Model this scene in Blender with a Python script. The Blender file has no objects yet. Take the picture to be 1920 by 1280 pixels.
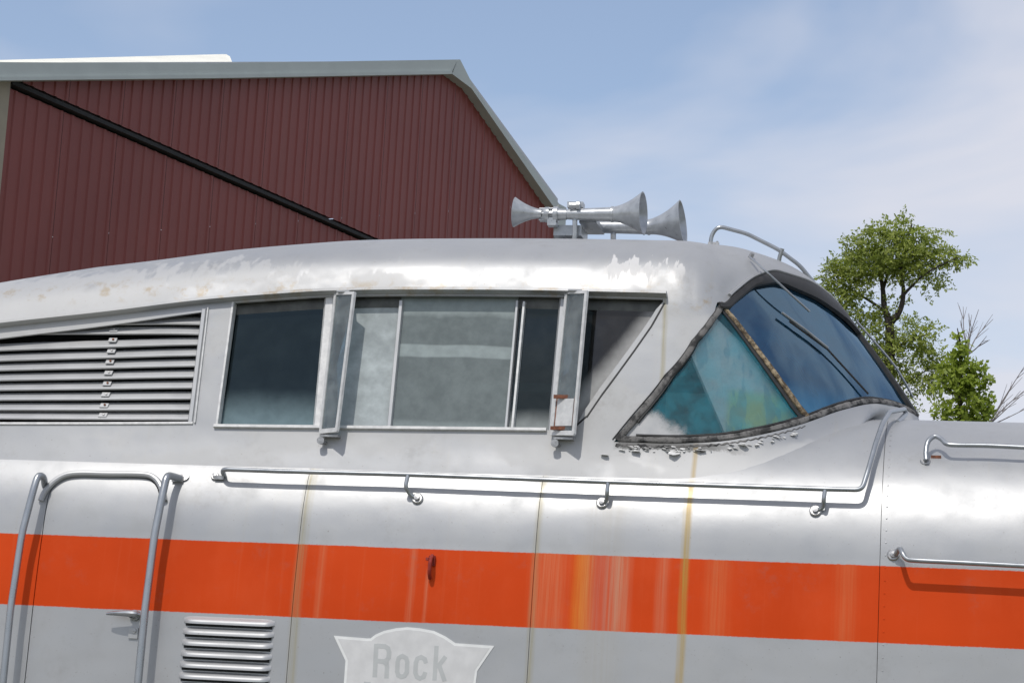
import bpy, bmesh, math, random
import numpy as np
from math import sin, cos, radians, pi, sqrt, tan
from mathutils import Vector, Matrix
from mathutils.geometry import delaunay_2d_cdt

random.seed(7)
rng = np.random.default_rng(7)
scn = bpy.context.scene
COL = scn.collection

# ------------------------------------------------------------------ camera
PW, PH, FPX = 1920.0, 1280.0, 4174.0
YAW, PITCH, ROLL, DIST = radians(11.5), radians(10.0), radians(3.08), 11.3
fw = np.array([-sin(YAW) * cos(PITCH), cos(YAW) * cos(PITCH), sin(PITCH)])
r0 = np.array([cos(YAW), sin(YAW), 0.0])
u0 = np.cross(r0, fw)
cu = cos(ROLL) * u0 - sin(ROLL) * r0
cr = cos(ROLL) * r0 + sin(ROLL) * u0
CAM = np.array([0, 0, 3.6]) - fw * DIST
cd = bpy.data.cameras.new('camera')
cam = bpy.data.objects.new('camera', cd)
COL.objects.link(cam)
cam.matrix_world = Matrix(((cr[0], cu[0], -fw[0], CAM[0]), (cr[1], cu[1], -fw[1], CAM[1]),
                           (cr[2], cu[2], -fw[2], CAM[2]), (0, 0, 0, 1)))
cd.sensor_width = 36.0
cd.lens = 36.0 * FPX / PW
cd.clip_start = 0.1
cd.clip_end = 6000
scn.camera = cam

# ------------------------------------------------------------------ sky and sun
SUN_EL, SUN_AZ = radians(55), radians(14)          # azimuth: left of straight behind the viewer
tosun = Vector((-sin(SUN_AZ) * cos(SUN_EL), -cos(SUN_AZ) * cos(SUN_EL), sin(SUN_EL)))
world = bpy.data.worlds.new('World')
scn.world = world
world.use_nodes = True
wn, wl = world.node_tree.nodes, world.node_tree.links
wn.clear()
w_out = wn.new('ShaderNodeOutputWorld')
w_bg = wn.new('ShaderNodeBackground')
w_bg.inputs['Strength'].default_value = 0.145
sky = wn.new('ShaderNodeTexSky')
sky.sky_type = 'NISHITA'
sky.sun_disc = False
sky.sun_elevation = SUN_EL
sky.sun_rotation = pi + SUN_AZ
sky.air_density = 1.0
sky.dust_density = 1.0
sky.ozone_density = 1.6
w_tc = wn.new('ShaderNodeTexCoord')
w_map = wn.new('ShaderNodeMapping')
w_map.inputs['Scale'].default_value = (2.2, 2.2, 6.0)
w_map.inputs['Location'].default_value = (1.3, 0.39, 1.9)
w_map.inputs['Rotation'].default_value = (0.0, radians(8), 0.0)
w_n = wn.new('ShaderNodeTexNoise')
w_n.inputs['Scale'].default_value = 1.5
w_n.inputs['Detail'].default_value = 5
w_n.inputs['Roughness'].default_value = 0.48
w_n.inputs['Distortion'].default_value = 0.5
w_r = wn.new('ShaderNodeValToRGB')
w_r.color_ramp.elements[0].position = 0.35
w_r.color_ramp.elements[0].color = (0.16, 0.16, 0.16, 1)
w_r.color_ramp.elements[1].position = 0.58
w_r.color_ramp.elements[1].color = (0.9, 0.9, 0.9, 1)
w_mix = wn.new('ShaderNodeMix')
w_mix.data_type = 'RGBA'
w_mix.inputs[7].default_value = (5.1, 5.15, 5.65, 1)
wl.new(w_tc.outputs['Generated'], w_map.inputs['Vector'])
wl.new(w_map.outputs[0], w_n.inputs['Vector'])
wl.new(w_n.outputs['Fac'], w_r.inputs['Fac'])
wl.new(w_r.outputs['Color'], w_mix.inputs[0])
wl.new(sky.outputs[0], w_mix.inputs[6])
wl.new(w_mix.outputs[2], w_bg.inputs['Color'])
wl.new(w_bg.outputs[0], w_out.inputs['Surface'])

sl = bpy.data.lights.new('sun', 'SUN')
sl.energy = 2.3
sl.angle = radians(0.55)
sl.color = (1.0, 0.955, 0.89)
sun = bpy.data.objects.new('sun', sl)
COL.objects.link(sun)
sun.rotation_euler = (-tosun).to_track_quat('-Z', 'Y').to_euler()
sun.location = (-10, -30, 40)

vs = scn.view_settings
vs.view_transform = 'Standard'
vs.look = 'None'
vs.gamma = 1.0
vs.use_curve_mapping = False
vs.exposure = 0.0

# ------------------------------------------------------------------ pixel helpers (photograph pixels -> places on real surfaces)
def ray(px, py):
    return fw + cr * (px - 960) / FPX - cu * (py - 640) / FPX

def at(px, py, Y):
    d = ray(px, py)
    return CAM + d * (Y - CAM[1]) / d[1]

def proj(P):
    v = np.asarray(P) - CAM
    z = v @ fw
    return np.stack([960 + FPX * (v @ cr) / z, 640 - FPX * (v @ cu) / z], -1)

# ------------------------------------------------------------------ node materials
class M:
    def __init__(self, name):
        self.mat = bpy.data.materials.new(name)
        self.mat.use_nodes = True
        self.t = self.mat.node_tree
        self.t.nodes.clear()
        self.out = self.t.nodes.new('ShaderNodeOutputMaterial')
        self._pos = None

    def n(self, typ, **kw):
        nd = self.t.nodes.new('ShaderNode' + typ)
        for k, v in kw.items():
            setattr(nd, k, v)
        return nd

    def put(self, sock, v):
        if isinstance(v, bpy.types.NodeSocket):
            self.t.links.new(v, sock)
        elif isinstance(v, (tuple, list)) and len(v) == 3 and sock.type == 'RGBA':
            sock.default_value = (*v, 1)
        else:
            sock.default_value = v

    def pos(self):
        if self._pos is None:
            self._pos = self.n('NewGeometry').outputs['Position']
        return self._pos

    def xyz(self):
        s = self.n('SeparateXYZ')
        self.put(s.inputs[0], self.pos())
        return s.outputs

    def math(self, op, a, b=0.0, c=None, clamp=False):
        m = self.n('Math', operation=op, use_clamp=clamp)
        self.put(m.inputs[0], a)
        self.put(m.inputs[1], b)
        if c is not None:
            self.put(m.inputs[2], c)
        return m.outputs[0]

    def noise(self, scale=1.0, detail=4, rough=0.55, vscale=None, loc=(0, 0, 0), vec=None, dist=0.0):
        v = vec or self.pos()
        mp = self.n('Mapping')
        self.put(mp.inputs['Vector'], v)
        mp.inputs['Scale'].default_value = vscale or (1, 1, 1)
        mp.inputs['Location'].default_value = loc
        nz = self.n('TexNoise')
        self.put(nz.inputs['Vector'], mp.outputs[0])
        nz.inputs['Scale'].default_value = scale
        nz.inputs['Detail'].default_value = detail
        nz.inputs['Roughness'].default_value = rough
        nz.inputs['Distortion'].default_value = dist
        return nz.outputs['Fac']

    def ss(self, v, lo, hi, a=0.0, b=1.0):
        m = self.n('MapRange', interpolation_type='SMOOTHSTEP')
        self.put(m.inputs[0], v)
        for i, q in enumerate((lo, hi, a, b)):
            self.put(m.inputs[1 + i], q)
        return m.outputs[0]

    def mix(self, fac, a, b, blend='MIX'):
        m = self.n('Mix', data_type='RGBA', blend_type=blend)
        self.put(m.inputs[0], fac)
        self.put(m.inputs[6], a)
        self.put(m.inputs[7], b)
        return m.outputs[2]

    def bump(self, h, strength=0.3, dist=0.01, normal=None):
        b = self.n('Bump')
        self.put(b.inputs['Height'], h)
        b.inputs['Strength'].default_value = strength
        b.inputs['Distance'].default_value = dist
        if normal is not None:
            self.put(b.inputs['Normal'], normal)
        return b.outputs[0]

    def pbsdf(self, col, rough=0.5, metal=0.0, normal=None, spec=0.5, coat=0.0, link=True):
        p = self.n('BsdfPrincipled')
        self.put(p.inputs['Base Color'], col)
        self.put(p.inputs['Roughness'], rough)
        self.put(p.inputs['Metallic'], metal)
        self.put(p.inputs['Specular IOR Level'], spec)
        self.put(p.inputs['Coat Weight'], coat)
        if normal is not None:
            self.put(p.inputs['Normal'], normal)
        if link:
            self.t.links.new(p.outputs[0], self.out.inputs['Surface'])
        return p

def simple(name, col, rough=0.5, metal=0.0, var=0.12, scale=20, bump=0.0):
    m = M(name)
    nz = m.noise(scale, 4)
    c = m.mix(m.ss(nz, 0.3, 0.7), tuple(x * (1 - var) for x in col), tuple(min(1, x * (1 + var)) for x in col))
    nm = m.bump(m.noise(scale * 3, 3), bump, 0.004) if bump else None
    m.pbsdf(c, m.ss(nz, 0.2, 0.8, max(0.05, rough - 0.08), rough + 0.08), metal, nm)
    return m.mat

Z_STB, Z_STT = 2.165, 2.537          # painted stripe, bottom and top

def silver(name, stripe=False, streaks=(), roof=False, base=0.41, metal=0.48, rough=0.42, stain=0.5, bump=0.16):
    m = M(name)
    X, Y, Z = m.xyz()
    big = m.noise(1.3, 3)
    mid = m.noise(5.0, 5)
    fine = m.noise(60, 4)
    c = m.mix(m.ss(big, 0.3, 0.7), (base * 0.94, base * 0.96, base * 0.98), (base * 1.035, base * 1.05, base * 1.06))
    c = m.mix(m.ss(mid, 0.56, 0.72, 0, 0.28), c, (base * 0.80, base * 0.82, base * 0.83))
    # faint vertical run marks
    runs = m.noise(1.0, 4, 0.6, vscale=(26, 3, 0.5))
    c = m.mix(m.ss(runs, 0.58, 0.74, 0, 0.30 * stain), c, (0.42, 0.40, 0.35))
    # specks of dirt
    spk = m.noise(95, 2)
    c = m.mix(m.ss(spk, 0.70, 0.76, 0, 0.55), c, (0.16, 0.13, 0.10))
    rgh = m.ss(mid, 0.3, 0.75, rough - 0.05, rough + 0.10)
    mt = metal
    sp = 0.35
    if roof:
        # pale, less metallic noise patches below a ragged height
        rag = m.noise(1.0, 3, 0.6, vscale=(17, 6, 4.0))
        lim = m.math('MULTIPLY_ADD', rag, 0.55, 3.80)
        pat = m.ss(m.noise(1.1, 4, 0.6, vscale=(1.0, 1.0, 1.6), loc=(0.9, 0, 0)), 0.46, 0.54)
        below = m.ss(m.math('SUBTRACT', lim, Z), -0.03, 0.03)
        wh = m.math('MULTIPLY', pat, below)
        c = m.mix(m.math('MULTIPLY', wh, 0.32), c, (0.56, 0.555, 0.54))
        mt = m.math('MULTIPLY_ADD', wh, -metal * 0.5, metal)
        # drips near the front of the roof
        rag2 = m.noise(1.0, 3, 0.6, vscale=(24, 4, 3.5), loc=(3, 0, 0))
        l2 = m.math('MULTIPLY_ADD', rag2, 0.42, 3.89)
        reg = m.math('MULTIPLY', m.ss(X, 0.38, 0.42), m.ss(X, 0.86, 0.80))
        d2 = m.math('MULTIPLY', m.math('MULTIPLY', m.ss(m.math('SUBTRACT', l2, Z), -0.010, 0.010), reg), m.ss(m.math('MULTIPLY_ADD', rag2, 0.30, Z), 4.15, 4.21))
        c = m.mix(d2, c, (0.60, 0.595, 0.585))
        mt = m.math('MULTIPLY', mt, m.math('SUBTRACT', 1.0, d2))
        rgh = m.mix(wh, rgh, (0.55, 0.55, 0.55))
        # bare, dirty metal where the sealant has come away under the windscreen
        zl = m.math('MULTIPLY_ADD', m.noise(14, 5, 0.7), 0.10, Z)
        bare_ = m.math('MULTIPLY', m.math('MULTIPLY', m.ss(zl, 3.135, 3.150), m.ss(Z, 3.145, 3.125)), m.math('MULTIPLY', m.ss(X, 0.50, 0.56), m.ss(X, 1.25, 0.95)))
        c = m.mix(m.math('MULTIPLY', bare_, 0.85), c, (0.10, 0.10, 0.095))
        # rust along the drip edge
        edge = m.math('MULTIPLY', m.math('MULTIPLY', m.ss(Z, 4.02, 3.92), m.ss(Z, 3.80, 3.90)), m.ss(m.noise(9, 6, 0.7), 0.50, 0.66))
        edge = m.math('MULTIPLY', edge, m.ss(Y, 0.60, 0.45))
        c = m.mix(m.math('MULTIPLY', edge, 0.55), c, (0.33, 0.24, 0.12))
    if stripe:
        wob = m.math('ADD', m.math('MULTIPLY_ADD', m.noise(2.0, 2), 0.006, -0.003), m.math('MULTIPLY_ADD', m.noise(70, 3), 0.006, -0.003))
        zz = m.math('ADD', Z, wob)
        st = m.math('MULTIPLY', m.ss(zz, Z_STB - 0.003, Z_STB + 0.003), m.ss(zz, Z_STT + 0.003, Z_STT - 0.003))
        red = m.mix(m.ss(big, 0.3, 0.7), (0.54, 0.052, 0.006), (0.62, 0.063, 0.008))
        red = m.mix(m.ss(runs, 0.56, 0.74, 0, 0.13), red, (0.60, 0.16, 0.07))
        red = m.mix(m.ss(m.noise(3.5, 5, 0.65, vscale=(1, 1, 0.6)), 0.45, 0.72, 0, 0.35), red, (0.62, 0.085, 0.022))
        c = m.mix(st, c, red)
        rgh = m.mix(st, rgh, (0.55, 0.55, 0.55))
        mt = m.math('MULTIPLY', m.math('SUBTRACT', 1.0, st), metal)
        sp = m.math('MULTIPLY_ADD', st, -0.25, 0.35)
    for (x0, w, z0, z1, col, amt) in streaks:
        wv = m.math('MULTIPLY_ADD', m.noise(1.0, 2, 0.5, vscale=(0.2, 0.2, 2.2), loc=(x0 * 3, 0, 0)), 0.03, -0.015)
        dx = m.math('ABSOLUTE', m.math('SUBTRACT', m.math('ADD', X, wv), x0))
        k = m.math('MULTIPLY', m.ss(dx, w, w * 0.1), m.math('MULTIPLY', m.ss(Z, z0 - 0.05, z0 + 0.02), m.ss(Z, z1 + 0.03, z1 - 0.03)))
        if stripe and z0 > 1:
            k = m.math('MULTIPLY', k, st)
        k = m.math('MULTIPLY', k, m.ss(m.noise(1.0, 4, 0.65, vscale=(70, 3, 1.2)), 0.30, 0.66, 0.30 * amt, amt))
        c = m.mix(k, c, col)
        if not isinstance(mt, float):
            mt = m.math('MULTIPLY', mt, m.math('SUBTRACT', 1.0, m.math('MULTIPLY', k, 0.7)))
    # scuffs and grime in patches
    grm = m.math('MULTIPLY', m.ss(m.noise(2.4, 6, 0.7, loc=(4, 0, 2)), 0.52, 0.70), m.ss(m.noise(24, 5, 0.7), 0.40, 0.65))
    c = m.mix(m.math('MULTIPLY', grm, 0.20), c, (0.20, 0.18, 0.15))
    h = m.math('ADD', m.math('MULTIPLY', m.noise(2.0, 2, 0.4, vscale=(1, 1, 1.6)), 1.0), m.math('MULTIPLY', fine, 0.016))
    h = m.math('ADD', h, m.math('MULTIPLY', m.noise(9, 2, 0.5), 0.06))
    nm = m.bump(h, bump, 0.045)
    m.pbsdf(c, rgh, mt, nm, sp)
    return m.mat

def glass(name, tint, dust=0.1, dustcol=(0.55, 0.60, 0.60), grad=None, bands=(), gloss=0.03, ior=1.5, blotch=0.5, side=None, refl=(0.95, 0.97, 1.0)):
    """tinted pane: transparent + Fresnel reflection, under a film of dust; grad = (z0, z1, amount) of film added towards z1, dirt at the foot of side panes"""
    m = M(name)
    X, Y, Z = m.xyz()
    tr = m.n('BsdfTransparent')
    m.put(tr.inputs[0], tint)
    gl = m.n('BsdfGlossy')
    m.put(gl.inputs['Color'], refl)
    m.put(gl.inputs['Roughness'], gloss)
    m.put(gl.inputs['Normal'], m.bump(m.noise(2.2, 2), 0.10, 0.03))
    fr = m.n('Fresnel')
    fr.inputs['IOR'].default_value = ior
    mx = m.n('MixShader')
    m.put(mx.inputs[0], fr.outputs[0])
    m.t.links.new(tr.outputs[0], mx.inputs[1])
    m.t.links.new(gl.outputs[0], mx.inputs[2])
    df = m.n('BsdfDiffuse')
    m.put(df.inputs[0], m.mix(m.ss(m.noise(18, 4), 0.3, 0.7), tuple(q * 0.85 for q in dustcol), dustcol))
    k = m.ss(m.noise(7, 6, 0.65), 0.3, 0.75, dust * (1 - blotch), dust * (1 + blotch))
    if grad:
        for (za, zb, amt) in grad:
            zw = m.math('MULTIPLY_ADD', m.noise(6, 3), 0.05, Z)
            k = m.math('MAXIMUM', k, m.ss(zw, za, zb, 0, amt))
    for (zc, w, amt) in bands:
        zw = m.math('MULTIPLY_ADD', m.noise(2.6, 3), 0.03, Z)
        k = m.math('MAXIMUM', k, m.ss(m.math('ABSOLUTE', m.math('SUBTRACT', zw, zc)), w, w * 0.5, 0, amt))
    if side:
        (a, b, c0, c1, amt) = side
        q = m.math('ADD', m.math('MULTIPLY', X, a), m.math('MULTIPLY', Z, b))
        q = m.math('MULTIPLY_ADD', m.noise(5, 4), 0.04, q)
        k = m.math('MAXIMUM', k, m.ss(q, c0, c1, 0, amt))
    mx2 = m.n('MixShader')
    m.put(mx2.inputs[0], k)
    m.t.links.new(mx.outputs[0], mx2.inputs[1])
    m.t.links.new(df.outputs[0], mx2.inputs[2])
    m.t.links.new(mx2.outputs[0], m.out.inputs['Surface'])
    return m.mat

# ------------------------------------------------------------------ object helpers
def thing(name, label, cat, loc=(0, 0, 0), group=None):
    o = bpy.data.objects.new(name, None)
    COL.objects.link(o)
    o.location = loc
    o['label'] = label
    o['category'] = cat
    if group:
        o['group'] = group
    return o

def mk(name, verts, faces, mat, parent=None, smooth=True, angle=35, label=None):
    me = bpy.data.meshes.new(name)
    me.from_pydata([tuple(map(float, v)) for v in verts], [], [tuple(map(int, f)) for f in faces])
    me.validate()
    bm = bmesh.new()
    bm.from_mesh(me)
    bmesh.ops.recalc_face_normals(bm, faces=bm.faces)
    bm.to_mesh(me)
    bm.free()
    if smooth:
        me.polygons.foreach_set('use_smooth', [True] * len(me.polygons))
        me.set_sharp_from_angle(angle=radians(angle))
    me.materials.append(mat)
    o = bpy.data.objects.new(name, me)
    COL.objects.link(o)
    if parent is not None:
        o.parent = parent
        if parent.type == 'EMPTY':
            o.location = -parent.location
    if label:
        o['label'] = label
    return o

class MB:
    """collects shapes that make up one mesh"""
    def __init__(self):
        self.v, self.f = [], []

    def add(self, verts, faces):
        b = len(self.v)
        self.v += [np.asarray(q, float) for q in verts]
        self.f += [tuple(i + b for i in q) for q in faces]
        return self

    def hexa(self, a, b):
        """a, b: matching loops of n points"""
        n = len(a)
        fs = [tuple(range(n)), tuple(range(2 * n - 1, n - 1, -1))]
        fs += [(i, n + i, n + (i + 1) % n, (i + 1) % n) for i in range(n)]
        return self.add(list(a) + list(b), fs)

    def box(self, c, s, rot=None):
        c = np.asarray(c, float)
        pts = []
        for z in (-1, 1):
            for (x, y) in ((-1, -1), (1, -1), (1, 1), (-1, 1)):
                p = np.array([x * s[0] / 2, y * s[1] / 2, z * s[2] / 2])
                if rot is not None:
                    p = np.array(rot @ Vector(p))
                pts.append(c + p)
        return self.hexa(pts[:4], pts[4:])

    def tube(self, pts, r, seg=10, cap=True):
        pts = [np.asarray(p, float) for p in pts]
        n = len(pts)
        rs = r if isinstance(r, (list, tuple, np.ndarray)) else [r] * n
        prev = None
        rings = []
        for i in range(n):
            t = pts[min(i + 1, n - 1)] - pts[max(i - 1, 0)]
            t = t / (np.linalg.norm(t) + 1e-9)
            if prev is None:
                a = np.cross(t, [0, 0, 1.0])
                if np.linalg.norm(a) < 0.1:
                    a = np.cross(t, [0, 1.0, 0])
            else:
                a = prev - t * (prev @ t)
            a = a / np.linalg.norm(a)
            prev = a
            b = np.cross(t, a)
            rings.append([pts[i] + rs[i] * (cos(2 * pi * k / seg) * a + sin(2 * pi * k / seg) * b) for k in range(seg)])
        vs_ = [p for rg in rings for p in rg]
        fs = []
        for i in range(n - 1):
            for k in range(seg):
                k2 = (k + 1) % seg
                fs.append((i * seg + k, i * seg + k2, (i + 1) * seg + k2, (i + 1) * seg + k))
        if cap:
            fs.append(tuple(range(seg - 1, -1, -1)))
            fs.append(tuple((n - 1) * seg + k for k in range(seg)))
        return self.add(vs_, fs)

    def lathe(self, p0, axis, prof, seg=28):
        """prof: (distance along axis, radius)"""
        p0 = np.asarray(p0, float)
        ax = np.asarray(axis, float)
        ax = ax / np.linalg.norm(ax)
        return self.tube_profile(p0, ax, prof, seg)

    def tube_profile(self, p0, ax, prof, seg):
        a = np.cross(ax, [0, 0, 1.0])
        a /= np.linalg.norm(a)
        b = np.cross(ax, a)
        vs_, fs = [], []
        for (d, r) in prof:
            for k in range(seg):
                vs_.append(p0 + ax * d + r * (cos(2 * pi * k / seg) * a + sin(2 * pi * k / seg) * b))
        for i in range(len(prof) - 1):
            for k in range(seg):
                k2 = (k + 1) % seg
                fs.append((i * seg + k, i * seg + k2, (i + 1) * seg + k2, (i + 1) * seg + k))
        return self.add(vs_, fs)

    def build(self, name, mat, parent=None, **kw):
        return mk(name, self.v, self.f, mat, parent, **kw)

def smooth_path(pts, rad=0.03, n=6):
    """polyline with its corners rounded"""
    pts = [np.asarray(p, float) for p in pts]
    out = [pts[0]]
    for i in range(1, len(pts) - 1):
        a, b, c = pts[i - 1], pts[i], pts[i + 1]
        la, lc = np.linalg.norm(a - b), np.linalg.norm(c - b)
        r1, r2 = min(rad, la * 0.48), min(rad, lc * 0.48)
        p, q = b + (a - b) / la * r1, b + (c - b) / lc * r2
        for k in range(n + 1):
            t = k / n
            out.append((1 - t) ** 2 * p + 2 * t * (1 - t) * b + t * t * q)
    out.append(pts[-1])
    return out

def cat(pts, n=8):
    """Catmull-Rom through the points"""
    P = [np.asarray(p, float) for p in pts]
    P = [2 * P[0] - P[1]] + P + [2 * P[-1] - P[-2]]
    out = []
    for i in range(1, len(P) - 2):
        for k in range(n):
            t = k / n
            out.append(0.5 * ((2 * P[i]) + (-P[i - 1] + P[i + 1]) * t + (2 * P[i - 1] - 5 * P[i] + 4 * P[i + 1] - P[i + 2]) * t * t
                              + (-P[i - 1] + 3 * P[i] - 3 * P[i + 1] + P[i + 2]) * t ** 3))
    out.append(P[-2])
    return out

def pchip(x, y, xi):
    x = np.asarray(x, float)
    y = np.asarray(y, float)
    h = np.diff(x)
    d = np.diff(y) / h
    m = np.zeros(len(x))
    for i in range(1, len(x) - 1):
        if d[i - 1] * d[i] > 0:
            w1, w2 = 2 * h[i] + h[i - 1], h[i] + 2 * h[i - 1]
            m[i] = (w1 + w2) / (w1 / d[i - 1] + w2 / d[i])
    m[0], m[-1] = d[0], d[-1]
    xi = np.asarray(xi, float)
    k = np.clip(np.searchsorted(x, xi) - 1, 0, len(x) - 2)
    t = (xi - x[k]) / h[k]
    t2, t3 = t * t, t * t * t
    return (2 * t3 - 3 * t2 + 1) * y[k] + (t3 - 2 * t2 + t) * h[k] * m[k] + (-2 * t3 + 3 * t2) * y[k + 1] + (t3 - t2) * h[k] * m[k + 1]

def cubic_rows(x, Y, xi):
    """non-uniform Catmull-Rom; x: (n,), Y: (n,k,3) -> (len(xi),k,3)"""
    x = np.asarray(x, float)
    h = np.diff(x)
    d = np.diff(Y, axis=0) / h[:, None, None]
    m = np.zeros_like(Y)
    m[1:-1] = (h[1:, None, None] * d[:-1] + h[:-1, None, None] * d[1:]) / (h[1:] + h[:-1])[:, None, None]
    m[0], m[-1] = d[0], d[-1]
    k = np.clip(np.searchsorted(x, xi) - 1, 0, len(x) - 2)
    t = ((xi - x[k]) / h[k])[:, None, None]
    H = h[k][:, None, None]
    t2, t3 = t * t, t * t * t
    return (2 * t3 - 3 * t2 + 1) * Y[k] + (t3 - 2 * t2 + t) * H * m[k] + (-2 * t3 + 3 * t2) * Y[k + 1] + (t3 - t2) * H * m[k + 1]

class Surf:
    """a smooth sheet sampled on a grid, with lookup both ways"""
    def __init__(self, us, vv, G):
        self.us, self.vv, self.G = us, vv, G
        self.P = proj(G)

    def ev(self, u, v):
        u = np.asarray(u, float)
        v = np.asarray(v, float)
        fu = (u - self.us[0]) / (self.us[-1] - self.us[0]) * (len(self.us) - 1)
        fv = (v - self.vv[0]) / (self.vv[-1] - self.vv[0]) * (len(self.vv) - 1)
        i = np.clip(np.floor(fu).astype(int), 0, len(self.us) - 2)
        j = np.clip(np.floor(fv).astype(int), 0, len(self.vv) - 2)
        a = (fu - i)[..., None]
        b = (fv - j)[..., None]
        G = self.G
        return (G[i, j] * (1 - a) + G[i + 1, j] * a) * (1 - b) + (G[i, j + 1] * (1 - a) + G[i + 1, j + 1] * a) * b

    def nrm(self, u, v, e=0.012):
        u = np.clip(np.asarray(u, float), self.us[0] + e, self.us[-1] - e)
        v = np.clip(np.asarray(v, float), self.vv[0] + e, self.vv[-1] - e)
        a = self.ev(u + e, v) - self.ev(u - e, v)
        b = self.ev(u, v + e) - self.ev(u, v - e)
        n = np.cross(a, b)
        return n / (np.linalg.norm(n, axis=-1, keepdims=True) + 1e-12)      # points outward (towards -Y on the side)

    def inv(self, px, py):
        d = (self.P[..., 0] - px) ** 2 + (self.P[..., 1] - py) ** 2
        N = self.front_mask()
        d = np.where(N, d, 1e12)
        i, j = np.unravel_index(np.argmin(d), d.shape)
        u, v = self.us[i], self.vv[j]
        for _ in range(25):
            p = proj(self.ev(u, v))
            e = 0.004
            pu = (proj(self.ev(u + e, v)) - proj(self.ev(u - e, v))) / (2 * e)
            pv = (proj(self.ev(u, v + e)) - proj(self.ev(u, v - e))) / (2 * e)
            r = np.array([px, py]) - p
            J = np.array([[pu[0], pv[0]], [pu[1], pv[1]]])
            if abs(np.linalg.det(J)) < 1e-3:
                break
            st = np.linalg.solve(J, r)
            st = np.clip(st, -0.05, 0.05)
            u = float(np.clip(u + st[0], self.us[0], self.us[-1]))
            v = float(np.clip(v + st[1], self.vv[0], self.vv[-1]))
            if np.abs(r).max() < 0.02:
                break
        return u, v

    def front_mask(self):
        if not hasattr(self, '_fm'):
            gu = np.gradient(self.G, axis=0)
            gv = np.gradient(self.G, axis=1)
            n = np.cross(gu, gv)
            self._fm = np.einsum('ijk,ijk->ij', n, CAM - self.G) > 0
        return self._fm

    def on(self, px, py, off=0.0):
        u, v = self.inv(px, py)
        return self.ev(u, v) + self.nrm(u, v) * off

def inside(poly, C):
    x, y = C[:, 0], C[:, 1]
    c = np.zeros(len(C), bool)
    n = len(poly)
    j = n - 1
    for i in range(n):
        xi, yi = poly[i]
        xj, yj = poly[j]
        if yi != yj:
            c ^= ((yi > y) != (yj > y)) & (x < (xj - xi) * (y - yi) / (yj - yi) + xi)
        j = i
    return c

def dens(loop, step):
    out = []
    n = len(loop)
    for i in range(n):
        a, b = np.array(loop[i], float), np.array(loop[(i + 1) % n], float)
        k = max(1, int(np.linalg.norm(b - a) / step))
        out += [tuple(a + (b - a) * q / k) for q in range(k)]
    return out

def cut_sheet(outer, holes, step):
    """triangulate a 2-D polygon with holes -> points, triangles"""
    outer = dens(outer, step)
    holes = [dens(h, step) for h in holes]
    pts, edges = [], []
    for lp in [outer] + holes:
        b = len(pts)
        pts += [Vector(p) for p in lp]
        edges += [(b + i, b + (i + 1) % len(lp)) for i in range(len(lp))]
    xs = [p[0] for p in outer]
    ys = [p[1] for p in outer]
    nx, ny = int((max(xs) - min(xs)) / step), int((max(ys) - min(ys)) / step)
    for i in range(1, nx):
        for j in range(1, ny):
            x = min(xs) + (i + (0.5 if j % 2 else 0)) * step
            y = min(ys) + j * step
            pts.append(Vector((x, y)))
    v, e, f, *_ = delaunay_2d_cdt(pts, edges, [], 0, 1e-5)
    VA = np.array([[q[0], q[1]] for q in v])
    FA = np.array(f)
    C = VA[FA].mean(axis=1)
    keep = inside(outer, C)
    for h in holes:
        keep &= ~inside(h, C)
    tri = [tuple(int(i) for i in t) for t in FA[keep]]
    used = sorted({i for t in tri for i in t})
    mp = {q: k for k, q in enumerate(used)}
    return np.array([[v[i][0], v[i][1]] for i in used]), [tuple(mp[i] for i in t) for t in tri]

YC = 1.45                                  # centre line of the locomotive

def sheet(name, S, outer, holes, step, mat, parent, off=0.0, thick=0.0, mirror=False, label=None):
    """a sheet cut from a smooth surface, shaded with the true normals of that surface, with rims of some thickness round its edges"""
    uv, tri = cut_sheet(outer, holes, step)
    P = S.ev(uv[:, 0], uv[:, 1])
    N = S.nrm(uv[:, 0], uv[:, 1])
    P = P + N * off
    if mirror:
        P, N = P.copy(), N.copy()
        P[:, 1] = 2 * YC - P[:, 1]
        N[:, 1] *= -1
    T = np.array(tri)
    fn = np.cross(P[T[:, 1]] - P[T[:, 0]], P[T[:, 2]] - P[T[:, 0]])
    flip = np.einsum('ij,ij->i', fn, N[T[:, 0]]) < 0
    T[flip] = T[flip][:, ::-1]
    V = [tuple(p) for p in P]
    F = [tuple(int(i) for i in t) for t in T]
    LN = [tuple(N[i]) for t in F for i in t]
    if thick:
        cnt = {}
        for t in F:
            for a, b in ((t[0], t[1]), (t[1], t[2]), (t[2], t[0])):
                cnt[(a, b)] = cnt.get((a, b), 0) + 1
        for (a, b) in list(cnt):
            if (b, a) in cnt:
                continue
            k = len(V)
            V += [tuple(P[a]), tuple(P[b]), tuple(P[b] - N[b] * thick), tuple(P[a] - N[a] * thick)]
            F.append((k + 1, k, k + 3, k + 2))
            e = np.cross(P[b] - P[a], N[a])
            e /= np.linalg.norm(e) + 1e-12
            LN += [tuple(e)] * 4
    me = bpy.data.meshes.new(name)
    me.from_pydata(V, [], F)
    me.polygons.foreach_set('use_smooth', [True] * len(me.polygons))
    me.normals_split_custom_set(LN)
    me.materials.append(mat)
    o = bpy.data.objects.new(name, me)
    COL.objects.link(o)
    o.parent = parent
    if parent.type == 'EMPTY':
        o.location = -parent.location
    if label:
        o['label'] = label
    return o

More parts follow.
